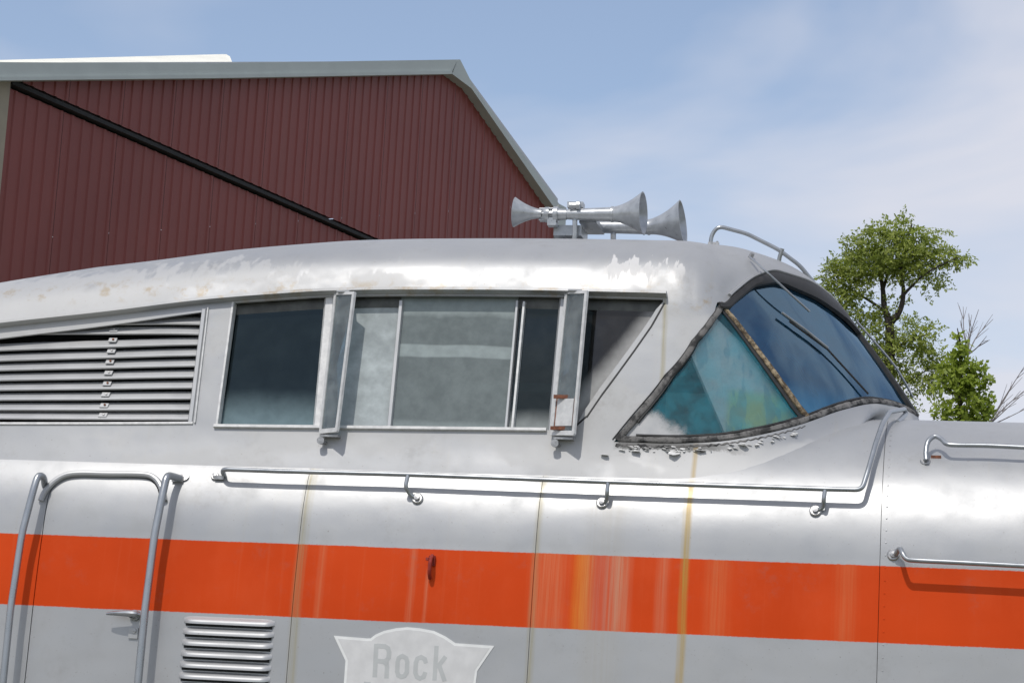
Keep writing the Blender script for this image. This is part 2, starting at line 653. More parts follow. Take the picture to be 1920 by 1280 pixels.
def sweep(S, uvs, width, thick, off=0.0, closed=False, seg=3):
    """flat raised band along a path on a sheet: width in m, may vary"""
    n = len(uvs)
    U = np.array([q[0] for q in uvs])
    V = np.array([q[1] for q in uvs])
    P = S.ev(U, V)
    N = S.nrm(U, V)
    W = np.asarray(width if hasattr(width, '__len__') else [width] * n, float)
    rings = []
    for i in range(n):
        a, b = (i - 1) % n if closed else max(i - 1, 0), (i + 1) % n if closed else min(i + 1, n - 1)
        t = P[b] - P[a]
        t /= np.linalg.norm(t) + 1e-9
        s = np.cross(N[i], t)
        s /= np.linalg.norm(s) + 1e-9
        w = W[i] / 2
        prof = [(-w, -0.012), (-w, thick * 0.55), (-w * 0.6, thick), (w * 0.6, thick), (w, thick * 0.55), (w, -0.012)]
        rings.append([P[i] + s * x + N[i] * (z + off) for (x, z) in prof])
    k = len(rings[0])
    vs_ = [p for r in rings for p in r]
    fs = []
    for i in range(n if closed else n - 1):
        j = (i + 1) % n
        for q in range(k):
            q2 = (q + 1) % k
            fs.append((i * k + q, i * k + q2, j * k + q2, j * k + q))
    if not closed:
        fs += [tuple(range(k)), tuple((n - 1) * k + q for q in range(k - 1, -1, -1))]
    return vs_, fs

# ================================================================== SETTING
def ground():
    m = M('ground_gravel_grass')
    g = m.noise(0.25, 6, 0.6)
    f = m.noise(14, 5, 0.7)
    c = m.mix(m.ss(f, 0.3, 0.7), (0.17, 0.155, 0.13), (0.30, 0.28, 0.25))
    c = m.mix(m.ss(g, 0.45, 0.6), c, (0.075, 0.105, 0.035))
    m.pbsdf(c, 0.9, 0, m.bump(f, 0.6, 0.03))
    n = 24
    R = [0, 4, 8, 14, 22, 35, 60, 100, 180, 320, 700, 1500, 2600]
    vs_, fs = [(0, 0, 0)], []
    for r in R[1:]:
        for k in range(n):
            a = 2 * pi * k / n
            vs_.append((r * cos(a), r * sin(a), 0.0))
    for k in range(n):
        fs.append((0, 1 + k, 1 + (k + 1) % n))
    for i in range(len(R) - 2):
        for k in range(n):
            a = 1 + i * n + k
            b = 1 + i * n + (k + 1) % n
            fs.append((a, b, b + n, a + n))
    o = mk('ground', vs_, fs, m.mat)
    o['kind'] = 'structure'

ground()

# ================================================================== LOCOMOTIVE
# ---- lower body: the same cross-section all along
def body_profile():
    pts = []
    for z in np.linspace(0.55, 2.165, 18):
        pts.append((0.05 * (max(z, 1.4) - 2.165), z))
    for dz in np.linspace(0, 0.375, 9)[1:]:
        pts.append((0.06 * dz + 0.1 * dz * dz, 2.165 + dz))
    y1, z1 = pts[-1]
    b, n, lean = 0.876, 2.5, 0.10
    a = YC - y1 - lean * b
    for t in np.linspace(0, pi / 2, 70)[1:]:
        q = sin(t)
        pts.append((y1 + lean * b * q + a * (1 - max(0.0, 1 - q ** n) ** (1 / n)), z1 + b * q))
    return np.array(pts)

BP = body_profile()
BL = np.concatenate([[0], np.cumsum(np.linalg.norm(np.diff(BP, axis=0), axis=1))])
bx = np.linspace(-4.3, 4.2, 240)
bw = np.linspace(0, BL[-1], 260)
by = np.interp(bw, BL, BP[:, 0])
bz = np.interp(bw, BL, BP[:, 1])
BG = np.zeros((len(bx), len(bw), 3))
BG[..., 0] = bx[:, None]
BG[..., 1] = by[None]
BG[..., 2] = bz[None]
B = Surf(bx, bw, BG)
W_of_z = lambda z: float(np.interp(z, BP[:, 1], BL))
W_of_y = lambda y: float(np.interp(y, BP[18:, 0], BL[18:]))

# ---- cab: rows of points swept round from the flank to the centre line of the windscreen
SC = 2.4
SP = 0.8
ss_ = np.linspace(-4.3, SC, 420)
VALL = [0.0, 0.24, 0.34, 0.86, 0.98, 1.15, 1.47, 1.87, 2.30]
VROW = [0.0, 0.24, 0.61, 0.98, 1.15, 1.47, 1.87, 2.30]
vg = np.linspace(0, VROW[-1], 300)

def row(ctrl):
    """ctrl: (s, x, y, z) ; mirrored past the centre line so that it crosses square"""
    c = np.array(ctrl, float)
    m = c[:-1][::-1].copy()
    m[:, 0] = 2 * SC - m[:, 0]
    m[:, 2] = 2 * YC - m[:, 2]
    c = np.vstack([c, m])
    return np.stack([pchip(c[:, 0], c[:, k], ss_) for k in (1, 2, 3)], -1)

def P4(s, px, py, Y):
    p = at(px, py, Y)
    return (s, p[0], p[1], p[2])

def body_pt(s, px, py, off=-0.012):
    p = B.on(px, py, off)
    return (s, p[0], p[1], p[2])

straight = [-4.3, -3, -2, -1, 0, 0.4]
sillz = lambda x: 3.15 + 0.012 * max(-3, min(x, 0.5)) if x < 0 else 3.15
YL = float(np.interp(2.925, BP[:, 1], BP[:, 0])) + 0.006
R0 = row([(s, s, YL, 2.925) for s in straight + [0.8]] +
         [body_pt(1.15, 1374, 901), body_pt(1.42, 1471, 888), body_pt(1.60, 1520, 872), body_pt(1.75, 1562, 853),
          body_pt(1.85, 1590, 832), body_pt(2.05, 1640, 785), (2.25, 1.93, 1.1, 3.33), (SC, 2.02, YC, 3.36)])
R1 = row([(s, s, 0.205, 3.150) for s in straight] +
         [P4(0.513, 1150, 828, 0.208), P4(0.74, 1240, 831, 0.212), P4(0.95, 1330, 829, 0.228), P4(1.15, 1420, 816, 0.280),
          P4(1.35, 1500, 796, 0.40), P4(1.7, 1585, 767, 0.68), P4(2.0, 1650, 757, 1.02), P4(2.2, 1690, 765, 1.26), P4(SC, 1722, 783, YC)])
zd_x = [-4.3, -3.6, -2.933, -2.321, -1.749, -1.421, -1.067, -0.66, 0.0, 0.8]
zd_z = [3.50, 3.60, 3.690, 3.765, 3.842, 3.873, 3.899, 3.911, 3.917, 3.910]
zd = lambda x: float(pchip(zd_x, zd_z, [min(x, 0.8)])[0])
R2 = row([(s, s, 0.335, zd(s)) for s in (-4.3, -3.6, -2.9, -2.3, -1.75, -1.4, -1.07, -0.66, 0, 0.4, 0.74)] +
         [(1.1, 0.88, 0.355, 3.905), P4(1.42, 1355, 568, 0.425), P4(1.55, 1378, 550, 0.52), P4(1.75, 1420, 520, 0.70), P4(1.9, 1460, 512, 0.88),
          P4(2.05, 1510, 528, 1.06), P4(2.25, 1560, 562, 1.28), P4(SC, 1592, 602, YC)])
wfront = np.clip((ss_ - 1.0) / 0.8, 0, 1)
def between(k):
    p = R1 + (R2 - R1) * k
    p[:, 1] -= 0.006 * wfront
    p[:, 0] += 0.006 * wfront
    return p
bh = np.interp(ss_, [-4.3, -3.2, -2.6, 0.8], [0.40, 0.455, 0.485, 0.49])
pole = np.zeros_like(R2)
pole[:, 0] = np.minimum(ss_, 0.72)
pole[:, 1] = YC
pole[:, 2] = np.array([zd(s) for s in ss_]) + bh
w = np.clip((ss_ - 0.6) / (SC - 0.6), 0, 1)
w = w * w * (3 - 2 * w)
rows = [R0, R1, between(0.10 / 0.74), between(0.62 / 0.74), R2]
for (fs_, gs_, fc, gc) in ((0.060, 0.345, 0.10, 0.30), (0.293, 0.707, 0.32, 0.66), (0.625, 0.927, 0.60, 0.90), (1.0, 1.0, 1.0, 1.0)):
    f = (fs_ * (1 - w) + fc * w)[:, None]
    g = (gs_ * (1 - w) + gc * w)
    p = R2 + f * (pole - R2)
    p[:, 2] = R2[:, 2] + g * (pole[:, 2] - R2[:, 2])
    rows.append(p)
SG = cubic_rows(VALL, np.array(rows), vg).transpose(1, 0, 2)
S = Surf(ss_, vg, SG)

def on_off(F, px, py, off):
    """point standing off the sheet by off, seen at this pixel"""
    qx, qy = px, py
    p = None
    for _ in range(4):
        p = F.on(qx, qy, off)
        e = proj(p)
        qx += px - e[0]
        qy += py - e[1]
    return p

# ---- materials
XP = lambda px, py: float(B.on(px, py)[0])
OLIVE, MUST, GREYB = (0.30, 0.26, 0.13), (0.40, 0.27, 0.06), (0.36, 0.33, 0.27)
STREAKS = [(XP(560, 1040) + 0.012, 0.040, 0.5, 2.95, OLIVE, 0.60), (XP(603, 1060), 0.03, 1.6, 2.6, (0.58, 0.19, 0.09), 0.45),
           (XP(1003, 1060), 0.030, 0.5, 2.93, OLIVE, 0.60), (XP(1030, 1080), 0.13, 1.6, 2.60, (0.62, 0.24, 0.12), 0.50),
           (XP(1093, 1100), 0.075, 1.9, 2.60, (0.68, 0.24, 0.03), 0.75), (XP(1160, 1100), 0.085, 1.2, 2.9, (0.56, 0.28, 0.16), 0.60),
           (XP(1243, 1100), 0.05, 1.2, 2.7, (0.58, 0.26, 0.15), 0.42), (XP(1284, 1060), 0.032, 0.5, 2.93, MUST, 0.85),
           (XP(1345, 1100), 0.09, 1.9, 2.6, (0.60, 0.20, 0.08), 0.40), (XP(1590, 1100), 0.08, 1.9, 2.6, (0.60, 0.18, 0.07), 0.40),
           (XP(770, 1100), 0.028, 1.9, 2.6, (0.58, 0.22, 0.12), 0.40), (XP(800, 1100), 0.016, 1.9, 2.43, (0.60, 0.26, 0.15), 0.5),
           (XP(1140, 980), 0.16, 0.5, 2.92, GREYB, 0.28)]
MAT_BODY = silver('aluminium_paint_with_orange_stripe', stripe=True, streaks=STREAKS)
MAT_CAB = silver('aluminium_paint_cab', roof=True, rough=0.46, stain=0.7,
                 streaks=[(0.735, 0.02, 3.3, 3.9, OLIVE, 0.55), (0.93, 0.02, 2.9, 3.12, MUST, 0.7)])
MAT_TRIM = silver('aluminium_paint_trim', base=0.46, rough=0.46, bump=0.05)
MAT_PALE = simple('pale_grey_paint', (0.62, 0.62, 0.61), 0.45, 0.25, 0.10, 30)
MAT_RAIL = simple('painted_steel_tube', (0.36, 0.38, 0.40), 0.32, 0.7, 0.07, 12)
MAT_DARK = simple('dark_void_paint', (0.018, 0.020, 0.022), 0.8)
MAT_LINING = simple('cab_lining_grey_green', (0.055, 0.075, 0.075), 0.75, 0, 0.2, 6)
MAT_INNER = simple('cab_fittings_pale_green', (0.42, 0.47, 0.42), 0.7, 0, 0.15, 8)
MAT_HORN = simple('horn_grey_enamel', (0.40, 0.42, 0.44), 0.34, 0.45, 0.12, 25, 0.05)
MAT_BOLT = simple('dull_steel', (0.42, 0.42, 0.42), 0.42, 0.8, 0.2, 60)
MAT_RUST = simple('rusty_steel', (0.20, 0.075, 0.04), 0.75, 0.1, 0.35, 40, 0.2)
MAT_REDP = simple('red_painted_bracket', (0.26, 0.022, 0.012), 0.5, 0, 0.2, 40)
MAT_BLACK = simple('black_rubber', (0.02, 0.02, 0.02), 0.55, 0, 0.3, 30)
MAT_FLAKE = simple('peeling_sealant', (0.60, 0.60, 0.585), 0.7, 0.1, 0.30, 22)

def rubber_mat():
    m = M('cracked_window_rubber')
    n1 = m.noise(16, 6, 0.65)
    n2 = m.noise(70, 3, 0.6)
    c = m.mix(m.ss(n1, 0.40, 0.56), (0.040, 0.040, 0.040), (0.17, 0.165, 0.16))
    c = m.mix(m.ss(n1, 0.62, 0.70, 0, 0.7), c, (0.30, 0.285, 0.275))
    c = m.mix(m.ss(n2, 0.58, 0.70, 0, 0.6), c, (0.03, 0.03, 0.03))
    m.pbsdf(c, 0.8, 0, m.bump(n1, 0.5, 0.006), 0.3)
    return m.mat
MAT_RUBBER = rubber_mat()

def wood_mat():
    m = M('weathered_mullion')
    n1 = m.noise(30, 5, 0.7)
    c = m.mix(m.ss(n1, 0.4, 0.62), (0.075, 0.055, 0.035), (0.36, 0.29, 0.19))
    m.pbsdf(c, 0.85, 0, m.bump(n1, 0.4, 0.005), 0.3)
    return m.mat
MAT_MULL = wood_mat()

loco = thing('locomotive', 'silver streamlined locomotive with a broad orange stripe and a raised cab', 'locomotive', (0, YC, 0))

# ---- body panels, split at the seams
SEAMS = [-4.25, XP(553, 1090), XP(999, 1100), XP(1648, 1120), 4.15]
G = 0.0014
wtop_in = W_of_y(0.34)
wfull = BL[-1]
dxl, dxr = XP(62, 1140), XP(272, 1145)
dz_top = float(B.on(190, 893)[2])
door_loop = []
for k in range(9):
    a = pi / 2 * k / 8
    door_loop.append((dxl + 0.10 * (1 - sin(a)) * 1.0, W_of_z(dz_top - 0.12 * (1 - cos(pi / 2 - a)) if False else dz_top - 0.12 + 0.12 * cos(a))))
door_loop = [(dxl, W_of_z(0.62)), (dxl, W_of_z(dz_top - 0.13))] + \
            [(dxl + 0.12 * (1 - cos(a)), W_of_z(dz_top - 0.13 + 0.13 * sin(a))) for a in np.linspace(0.15, pi / 2, 7)] + \
            [(dxr - 0.12 * (1 - cos(a)), W_of_z(dz_top - 0.13 + 0.13 * sin(a))) for a in np.linspace(pi / 2, 0.15, 7)] + \
            [(dxr, W_of_z(dz_top - 0.13)), (dxr, W_of_z(0.62))]

def grow(loop, d):
    c = np.mean(np.array(loop), axis=0)
    return [(p[0] + d * np.sign(p[0] - c[0]), p[1] + d * (1 if p[1] > c[1] else -1)) for p in loop]

for i in range(4):
    x0, x1 = SEAMS[i] + G, SEAMS[i + 1] - G
    if i == 2:
        outer = [(x0, 0), (x1, 0), (x1, wfull), (1.62, wfull), (1.40, W_of_y(0.75)), (1.2, wtop_in), (x0, wtop_in)]
    elif i == 3:
        outer = [(x0, 0), (x1, 0), (x1, wfull), (x0, wfull)]
    else:
        outer = [(x0, 0), (x1, 0), (x1, wtop_in), (x0, wtop_in)]
    lab = ['silver side panel round the cab door', 'silver side panel carrying the white shield', 'silver side panel with rusty streaks below the windscreen', 'rounded silver nose hood'][i]
    sheet('body_panel' if i < 3 else 'nose_hood', B, outer, [grow(door_loop, 0.004)] if i == 0 else [], 0.07, MAT_BODY, loco,
          off=0.004 if i == 3 else 0.0, thick=0.012, label=lab)
door = sheet('door', B, door_loop, [], 0.07, MAT_BODY, loco, off=-0.002, thick=0.02)
# dark cavity behind the seams, so that the joints read as joints
MAT_GRIME = simple('seam_grime', (0.09, 0.075, 0.05), 0.9)
for sx in SEAMS[1:4]:
    mb = MB()
    pr = [(p[0] + 0.03, p[1]) for p in BP if p[0] < 0.33]
    mb.add([(sx - 0.03, y, z) for (y, z) in pr] + [(sx + 0.03, y, z) for (y, z) in pr],
           [(k, k + 1, len(pr) + k + 1, len(pr) + k) for k in range(len(pr) - 1)])
    mb.build('seam_backing', MAT_GRIME, loco)
mb = MB()
pr = [(p[0] + 0.05, p[1]) for p in BP if p[0] < 0.3]
mb.add([(dxl - 0.06, y, z) for (y, z) in pr] + [(dxr + 0.06, y, z) for (y, z) in pr],
       [(k, k + 1, len(pr) + k + 1, len(pr) + k) for k in range(len(pr) - 1)])
mb.build('door_backing', MAT_DARK, loco)
# far flank and underframe
mb = MB()
pr = BP[::3]
n = len(pr)
mb.add([(-4.25, 2 * YC - y, z) for (y, z) in pr] + [(4.15, 2 * YC - y, z) for (y, z) in pr],
       [(k, k + 1, n + k + 1, n + k) for k in range(n - 1) if pr[k][1] < 2.9] )
mb.add([(1.85, 2 * YC - y, z) for (y, z) in pr] + [(4.15, 2 * YC - y, z) for (y, z) in pr],
       [(k, k + 1, n + k + 1, n + k) for k in range(n - 1) if pr[k][1] >= 2.85])
mb.build('far_side_panel', MAT_BODY, loco)
MB().box((0, YC, 0.62), (8.2, 2.6, 0.3)).build('underframe', MAT_DARK, loco)
for x in (-4.24, 4.14):
    mb = MB()
    pr2 = [(y, z) for (y, z) in BP[::3]] + [(2 * YC - y, z) for (y, z) in BP[::-3]]
    mb.add([(x, y, z) for (y, z) in pr2], [tuple(range(len(pr2)))])
    mb.build('end_bulkhead', MAT_TRIM, loco)

# ---- cab shell with its openings
VD = 0.965                                  # just under the roof edge
iv = S.inv
wl_, wr_ = iv(437, 575), iv(404, 797)
win_loop = [iv(404, 797), iv(583, 799), iv(1030, 806), iv(1080, 800), iv(1092, 775), iv(1160, 680), iv(1230, 580), iv(1243, 566)]
uR = iv(1243, 562)[0]
uL = iv(437, 570)[0]
win_loop += [(uR, VD), (0.3, VD), (-0.5, VD), (uL, VD)]
g1, g2, g3, g4 = iv(360, 791), iv(385, 584), iv(2, 634), iv(2, 792)
gl_loop = [g4, g1, g2, g3]
ext = -3.75
g3e = (ext, g3[1] + (g2[1] - g3[1]) / (g2[0] - g3[0]) * (ext - g3[0]))
g4e = (ext, g4[1])
gl_loop = [g4e, g4, g1, g2, g3, g3e]

def seg_row(v, s0, s1, n=24):
    return [(s, v) for s in np.linspace(s0, s1, n)]
sA = iv(1151, 827)[0]
rear_edge = [iv(*p) for p in ((1195, 775), (1250, 706), (1300, 641), (1335, 598))]
ws_loop = seg_row(VROW[1], sA, SC - 1e-4, 40) + seg_row(VROW[3], SC - 1e-4, 1.36, 40) + rear_edge[::-1]
outer = [(-4.25, 0), (SC - 1e-5, 0), (SC - 1e-5, VROW[-1] - 1e-5), (-4.25, VROW[-1] - 1e-5)]
# windscreen opening runs to the centre line: keep it a hair short so that the loop stays inside
ws_hole = [(min(s, SC - 0.012), v) for (s, v) in ws_loop]
cab_near = sheet('cab_shell', S, outer, [win_loop, gl_loop, ws_hole], 0.045, MAT_CAB, loco, thick=0.014,
                 label='near side of the cab shell with its roof')
cab_far = sheet('cab_shell', S, outer, [ws_hole], 0.06, MAT_CAB, loco, thick=0.014, mirror=True, label='far side of the cab shell')
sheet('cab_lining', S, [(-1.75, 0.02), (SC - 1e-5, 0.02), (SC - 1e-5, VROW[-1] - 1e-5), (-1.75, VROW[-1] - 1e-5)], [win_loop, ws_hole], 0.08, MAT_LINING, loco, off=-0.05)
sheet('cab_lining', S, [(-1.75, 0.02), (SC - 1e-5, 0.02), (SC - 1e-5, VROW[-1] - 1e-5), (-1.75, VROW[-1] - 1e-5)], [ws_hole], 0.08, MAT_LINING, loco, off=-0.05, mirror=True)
vb = np.linspace(0.02, VROW[-1] - 1e-4, 40)
nb_ = S.ev(np.full(40, -1.74), vb) - S.nrm(np.full(40, -1.74), vb) * 0.03
nb_ = [(p[0], p[1], p[2]) for p in nb_] + [(p[0], 2 * YC - p[1], p[2]) for p in nb_[::-1]]
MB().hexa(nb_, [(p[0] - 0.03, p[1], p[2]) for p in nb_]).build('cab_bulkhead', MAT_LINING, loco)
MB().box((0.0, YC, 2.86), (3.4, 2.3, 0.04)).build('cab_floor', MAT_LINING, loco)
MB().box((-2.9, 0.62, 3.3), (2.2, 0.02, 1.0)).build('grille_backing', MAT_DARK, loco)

# ---- roof edge (drip rail) and window surrounds
def band(name, uvs, width, thick, off, mat, parent=loco, **kw):
    v_, f_ = sweep(S, uvs, width, thick, off)
    return mk(name, v_, f_, mat, parent, **kw)

def pxline(pts, n=6):
    uv = [iv(*p) for p in pts]
    out = []
    for a, b in zip(uv[:-1], uv[1:]):
        out += [(a[0] + (b[0] - a[0]) * k / n, a[1] + (b[1] - a[1]) * k / n) for k in range(n)]
    return out + [uv[-1]]

band('drip_rail', seg_row(VROW[3] + 0.006, -4.2, uR + 0.03, 60), 0.026, 0.045, 0.0, MAT_CAB)
band('window_header', seg_row(VD - 0.012, uL - 0.02, uR + 0.01, 30), 0.075, 0.012, -0.058, simple('header_painted_shade', (0.10, 0.105, 0.10), 0.6, 0.1, 0.3, 14))  # dark grey colour stands in for the shadow of the roof overhang
band('window_sill', pxline([(402, 799), (583, 801), (1025, 806)], 10), 0.022, 0.018, 0.0, MAT_PALE)
band('grille_sill', [(ext, g4[1] - 0.008)] + pxline([(2, 794), (362, 793)], 6), 0.018, 0.014, -0.006, MAT_PALE)

def post(a, b, width, thick=0.03, off=-0.045, mat=MAT_TRIM, name='window_post', parent=loco):
    return band(name, pxline([a, b], 5), width, thick, off, mat, parent)

post((437, 566), (406, 798), 0.018, 0.03, -0.026, MAT_PALE)
post((617, 556), (595, 801), 0.064, 0.036, -0.046, MAT_PALE)
post((750, 560), (727, 801), 0.026, 0.030, -0.052, MAT_TRIM)
post((968, 560), (946, 804), 0.018, 0.030, -0.054, MAT_TRIM)
post((981, 562), (958, 805), 0.018, 0.026, -0.048, MAT_PALE)
post((1056, 556), (1034, 806), 0.050, 0.030, -0.048, MAT_TRIM)
post((1246, 568), (1100, 782), 0.013, 0.012, -0.010, MAT_BLACK, 'window_seal')
post((1100, 780), (1078, 800), 0.013, 0.012, -0.010, MAT_BLACK, 'window_seal')

# ---- window panes
def pane(name, px, mat, off=-0.050, label=None):
    return sheet(name, S, [iv(*p) for p in px], [], 0.04, mat, loco, off=off, label=label)

zs = 3.18
GL1 = glass('dark_side_glass', (0.08, 0.14, 0.16), 0.02, (0.36, 0.50, 0.54), grad=[(zs + 0.26, zs - 0.02, 0.50)], side=None, refl=(0.62, 0.85, 0.92))
GL2 = glass('frosted_side_glass', (0.30, 0.36, 0.38), 0.74, (0.58, 0.64, 0.65), grad=[(zs + 0.5, zs + 0.02, 0.75)], blotch=0.18)
GL3 = glass('dusty_side_glass', (0.22, 0.29, 0.30), 0.36, (0.46, 0.53, 0.53), grad=[(zs + 0.14, zs + 0.01, 0.60), (3.76, 3.85, 0.62)],
            bands=[(3.615, 0.05, 0.66)], blotch=0.12, refl=(0.7, 0.88, 0.92))
GL4 = glass('dark_quarter_glass', (0.12, 0.18, 0.21), 0.025, (0.52, 0.56, 0.55), grad=[(zs + 0.16, zs + 0.02, 0.60)], refl=(0.62, 0.85, 0.92))
GL5 = glass('dusty_corner_glass', (0.14, 0.16, 0.17), 0.03, (0.55, 0.55, 0.54), side=(0.80, -0.60, -1.82, -1.71, 0.75))
GLD = glass('deflector_glass', (0.55, 0.66, 0.68), 0.20, (0.55, 0.60, 0.60))
pane('side_window', [(400, 802), (437, 548), (625, 545), (600, 806)], GL1, label='dark side window nearest the louvred grille')
pane('side_window', [(592, 806), (620, 548), (752, 545), (728, 806)], GL2, label='pale frosted side window')
pane('side_window', [(724, 806), (750, 548), (970, 548), (948, 808)], GL3, -0.044, label='dusty side window with a pale band')
pane('side_window', [(950, 808), (974, 548), (1062, 548), (1040, 810)], GL4, label='narrow dark side window')
pane('side_window', [(1036, 812), (1060, 548), (1252, 552), (1240, 584), (1165, 690), (1098, 782), (1082, 806)], GL5, label='dark corner window with a slanted front edge')
# things seen dimly behind the panes
MB().box((-0.35, 1.0, 3.52), (0.9, 0.05, 0.05)).build('cab_handrail', MAT_INNER, loco)
MB().box((-0.9, 0.75, 3.35), (0.30, 0.25, 0.75)).build('cab_cabinet', MAT_INNER, loco)
MB().box((0.95, 1.1, 3.2), (0.5, 0.7, 0.55)).build('control_stand', MAT_INNER, loco)

# ---- windscreen
GLW = glass('blue_green_windscreen_glass', (0.88, 0.97, 0.98), 0.24, (0.05, 0.38, 0.50), gloss=0.015, ior=1.5, blotch=0.6)
GLR = None
GLF = glass('deep_blue_windscreen_glass', (0.08, 0.24, 0.44), 0.035, (0.05, 0.30, 0.58), grad=[(3.60, 3.32, 0.34)], gloss=0.012, ior=2.9, blotch=0.9, refl=(0.52, 0.78, 1.0))  # tinted glass; blue sky reflection also put into film colour and lower fade
sM = 1.42
rear_uv = rear_edge
side_pane = seg_row(VROW[1] - 0.005, sA - 0.03, sM, 20) + seg_row(VROW[3] + 0.005, sM, 1.34, 6) + [(u - 0.02, v) for (u, v) in rear_edge[::-1]]
front_pane = seg_row(VROW[1] - 0.005, sM, SC - 1e-4, 24) + seg_row(VROW[3] + 0.005, SC - 1e-4, sM, 24)
wscr = sheet('windscreen_glass', S, side_pane, [], 0.06, GLW, loco, off=-0.016, label='triangular blue-green side pane of the windscreen')
sheet('windscreen_glass', S, front_pane, [], 0.06, GLF, loco, off=-0.016, label='deep blue front pane of the windscreen')
sheet('windscreen_glass', S, side_pane, [], 0.08, GLW, loco, off=-0.016, mirror=True, label='far side pane of the windscreen')
sheet('windscreen_glass', S, front_pane, [], 0.08, GLF, loco, off=-0.016, mirror=True, label='far front pane of the windscreen')

def mirror_mesh(o, name):
    v = [(q.co[0], 2 * YC - q.co[1], q.co[2]) for q in o.data.vertices]
    return mk(name, v, [tuple(p.vertices)[::-1] for p in o.data.polygons], o.data.materials[0], loco)

def wob(uvs, a, f):
    return [(u + a * math.sin(i * f), v + a * math.sin(i * f * 1.7 + 1)) for i, (u, v) in enumerate(uvs)]
b_edge = seg_row(VROW[1] + 0.018, sA + 0.02, SC - 1e-3, 90)
o = band('windscreen_rubber', b_edge, [0.029 + 0.002 * math.sin(i * 1.9) + 0.003 * math.sin(i * 0.7) for i in range(90)], 0.009, -0.003, MAT_RUBBER, label='cracked rubber along the foot of the windscreen')
mirror_mesh(o, 'windscreen_rubber')
r_e = []
re2 = [iv(1153, 826)] + rear_edge + [iv(1358, 566)]
for a, b in zip(re2[:-1], re2[1:]):
    r_e += [(a[0] + (b[0] - a[0]) * k / 9 + 0.012, a[1] + (b[1] - a[1]) * k / 9 + 0.004) for k in range(9)]
o = band('windscreen_rubber', r_e, [0.032 + 0.002 * math.sin(i * 1.3) for i in range(len(r_e))], 0.009, -0.002, MAT_RUBBER, label='cracked rubber up the rear edge of the windscreen')
mirror_mesh(o, 'windscreen_rubber')
t_e = seg_row(VROW[3] - 0.030, 1.36, SC - 1e-3, 70)
tw = [0.040 + 0.095 * min(1, max(0, (s - 1.7) / 0.45)) for (s, v) in t_e]
t_e = [(s, VROW[3] - 0.004 - tw[i] * 0.42) for i, (s, v) in enumerate(t_e)]
o = band('windscreen_rubber', t_e, tw, 0.016, -0.002, MAT_BLACK, label='black band under the brow of the windscreen')
mirror_mesh(o, 'windscreen_rubber')
band('windscreen_gasket', [(u, v + 0.022) for (u, v) in b_edge[4:]], 0.012, 0.006, -0.008, MAT_BLACK)
band('windscreen_gasket', [(u + 0.026, v + 0.002) for (u, v) in r_e[6:]], 0.014, 0.008, -0.008, MAT_BLACK)
band('windscreen_gasket', [(u - 0.024, v + 0.002) for (u, v) in r_e], 0.006, 0.006, 0.0, MAT_BLACK)
# brow: lip of the roof over the glass
band('brow_lip', seg_row(VROW[3] + 0.014, 1.5, SC - 1e-3, 60), 0.020, 0.016, 0.0, MAT_CAB)
# slanting mullion and the centre post
ml = [(sM, v) for v in np.linspace(VROW[1] + 0.03, VROW[3] - 0.03, 40)]
o = band('windscreen_mullion', ml, [0.030 + 0.004 * math.sin(i * 1.1) * math.sin(i * 0.37) for i in range(40)], 0.014, -0.012, MAT_MULL, label='weathered tan strip between the two panes')
mirror_mesh(o, 'windscreen_mullion')
ml = [(sM - 0.035, v) for v in np.linspace(VROW[1] + 0.03, VROW[3] - 0.03, 40)]
band('mullion_rubber', ml, 0.022, 0.006, -0.012, MAT_BLACK)
cp = [(SC - 0.03, v) for v in np.linspace(VROW[1] + 0.01, VROW[3] - 0.01, 20)]
o = band('centre_post', cp, 0.06, 0.016, -0.006, MAT_BLACK)
mirror_mesh(o, 'centre_post')
# added board inside; its colours stand in for the side pane's pale reflections
def inner_quad(px, depth, mat, name):
    pts = [S.on(*p) - S.nrm(*iv(*p)) * d for p, d in zip(px, depth)]
    bk = [p + np.array([-0.01, 0.02, -0.005]) for p in pts]
    return MB().hexa(pts, bk).build(name, mat, loco, smooth=False)
def board_mat():
    m = M('pale_reflection_colours')
    X, Y, Z = m.xyz()
    n1 = m.noise(7, 5, 0.6)
    c = m.mix(m.ss(n1, 0.35, 0.65), (0.80, 0.79, 0.77), (0.93, 0.91, 0.88))
    c = m.mix(m.math('MULTIPLY', m.ss(Z, 3.46, 3.40), m.ss(X, 1.05, 1.10)), c, (0.74, 0.80, 0.40))
    c = m.mix(m.ss(m.noise(3, 3, vscale=(4, 4, 1)), 0.52, 0.60, 0, 0.5), c, (0.30, 0.45, 0.55))
    m.pbsdf(c, 0.9)
    return m.mat
MAT_BOARD = board_mat()
# dried whitish film in the rear lower corner of the side pane
def film_mat():
    m = M('dried_film')
    X, Y, Z = m.xyz()
    d = m.math('ADD', m.math('MULTIPLY', m.math('SUBTRACT', X, 0.51), 0.85), m.math('MULTIPLY', m.math('SUBTRACT', Z, 3.15), 1.1))
    n1 = m.noise(11, 6, 0.65)
    k = m.ss(m.math('MULTIPLY_ADD', n1, 0.34, d), 0.58, 0.42, 0.0, 0.92)
    df = m.n('BsdfDiffuse')
    m.put(df.inputs[0], m.mix(m.ss(n1, 0.3, 0.7), (0.48, 0.49, 0.50), (0.60, 0.60, 0.60)))
    tr = m.n('BsdfTransparent')
    mx = m.n('MixShader')
    m.put(mx.inputs[0], k)
    m.t.links.new(tr.outputs[0], mx.inputs[1])
    m.t.links.new(df.outputs[0], mx.inputs[2])
    m.t.links.new(mx.outputs[0], m.out.inputs['Surface'])
    return m.mat
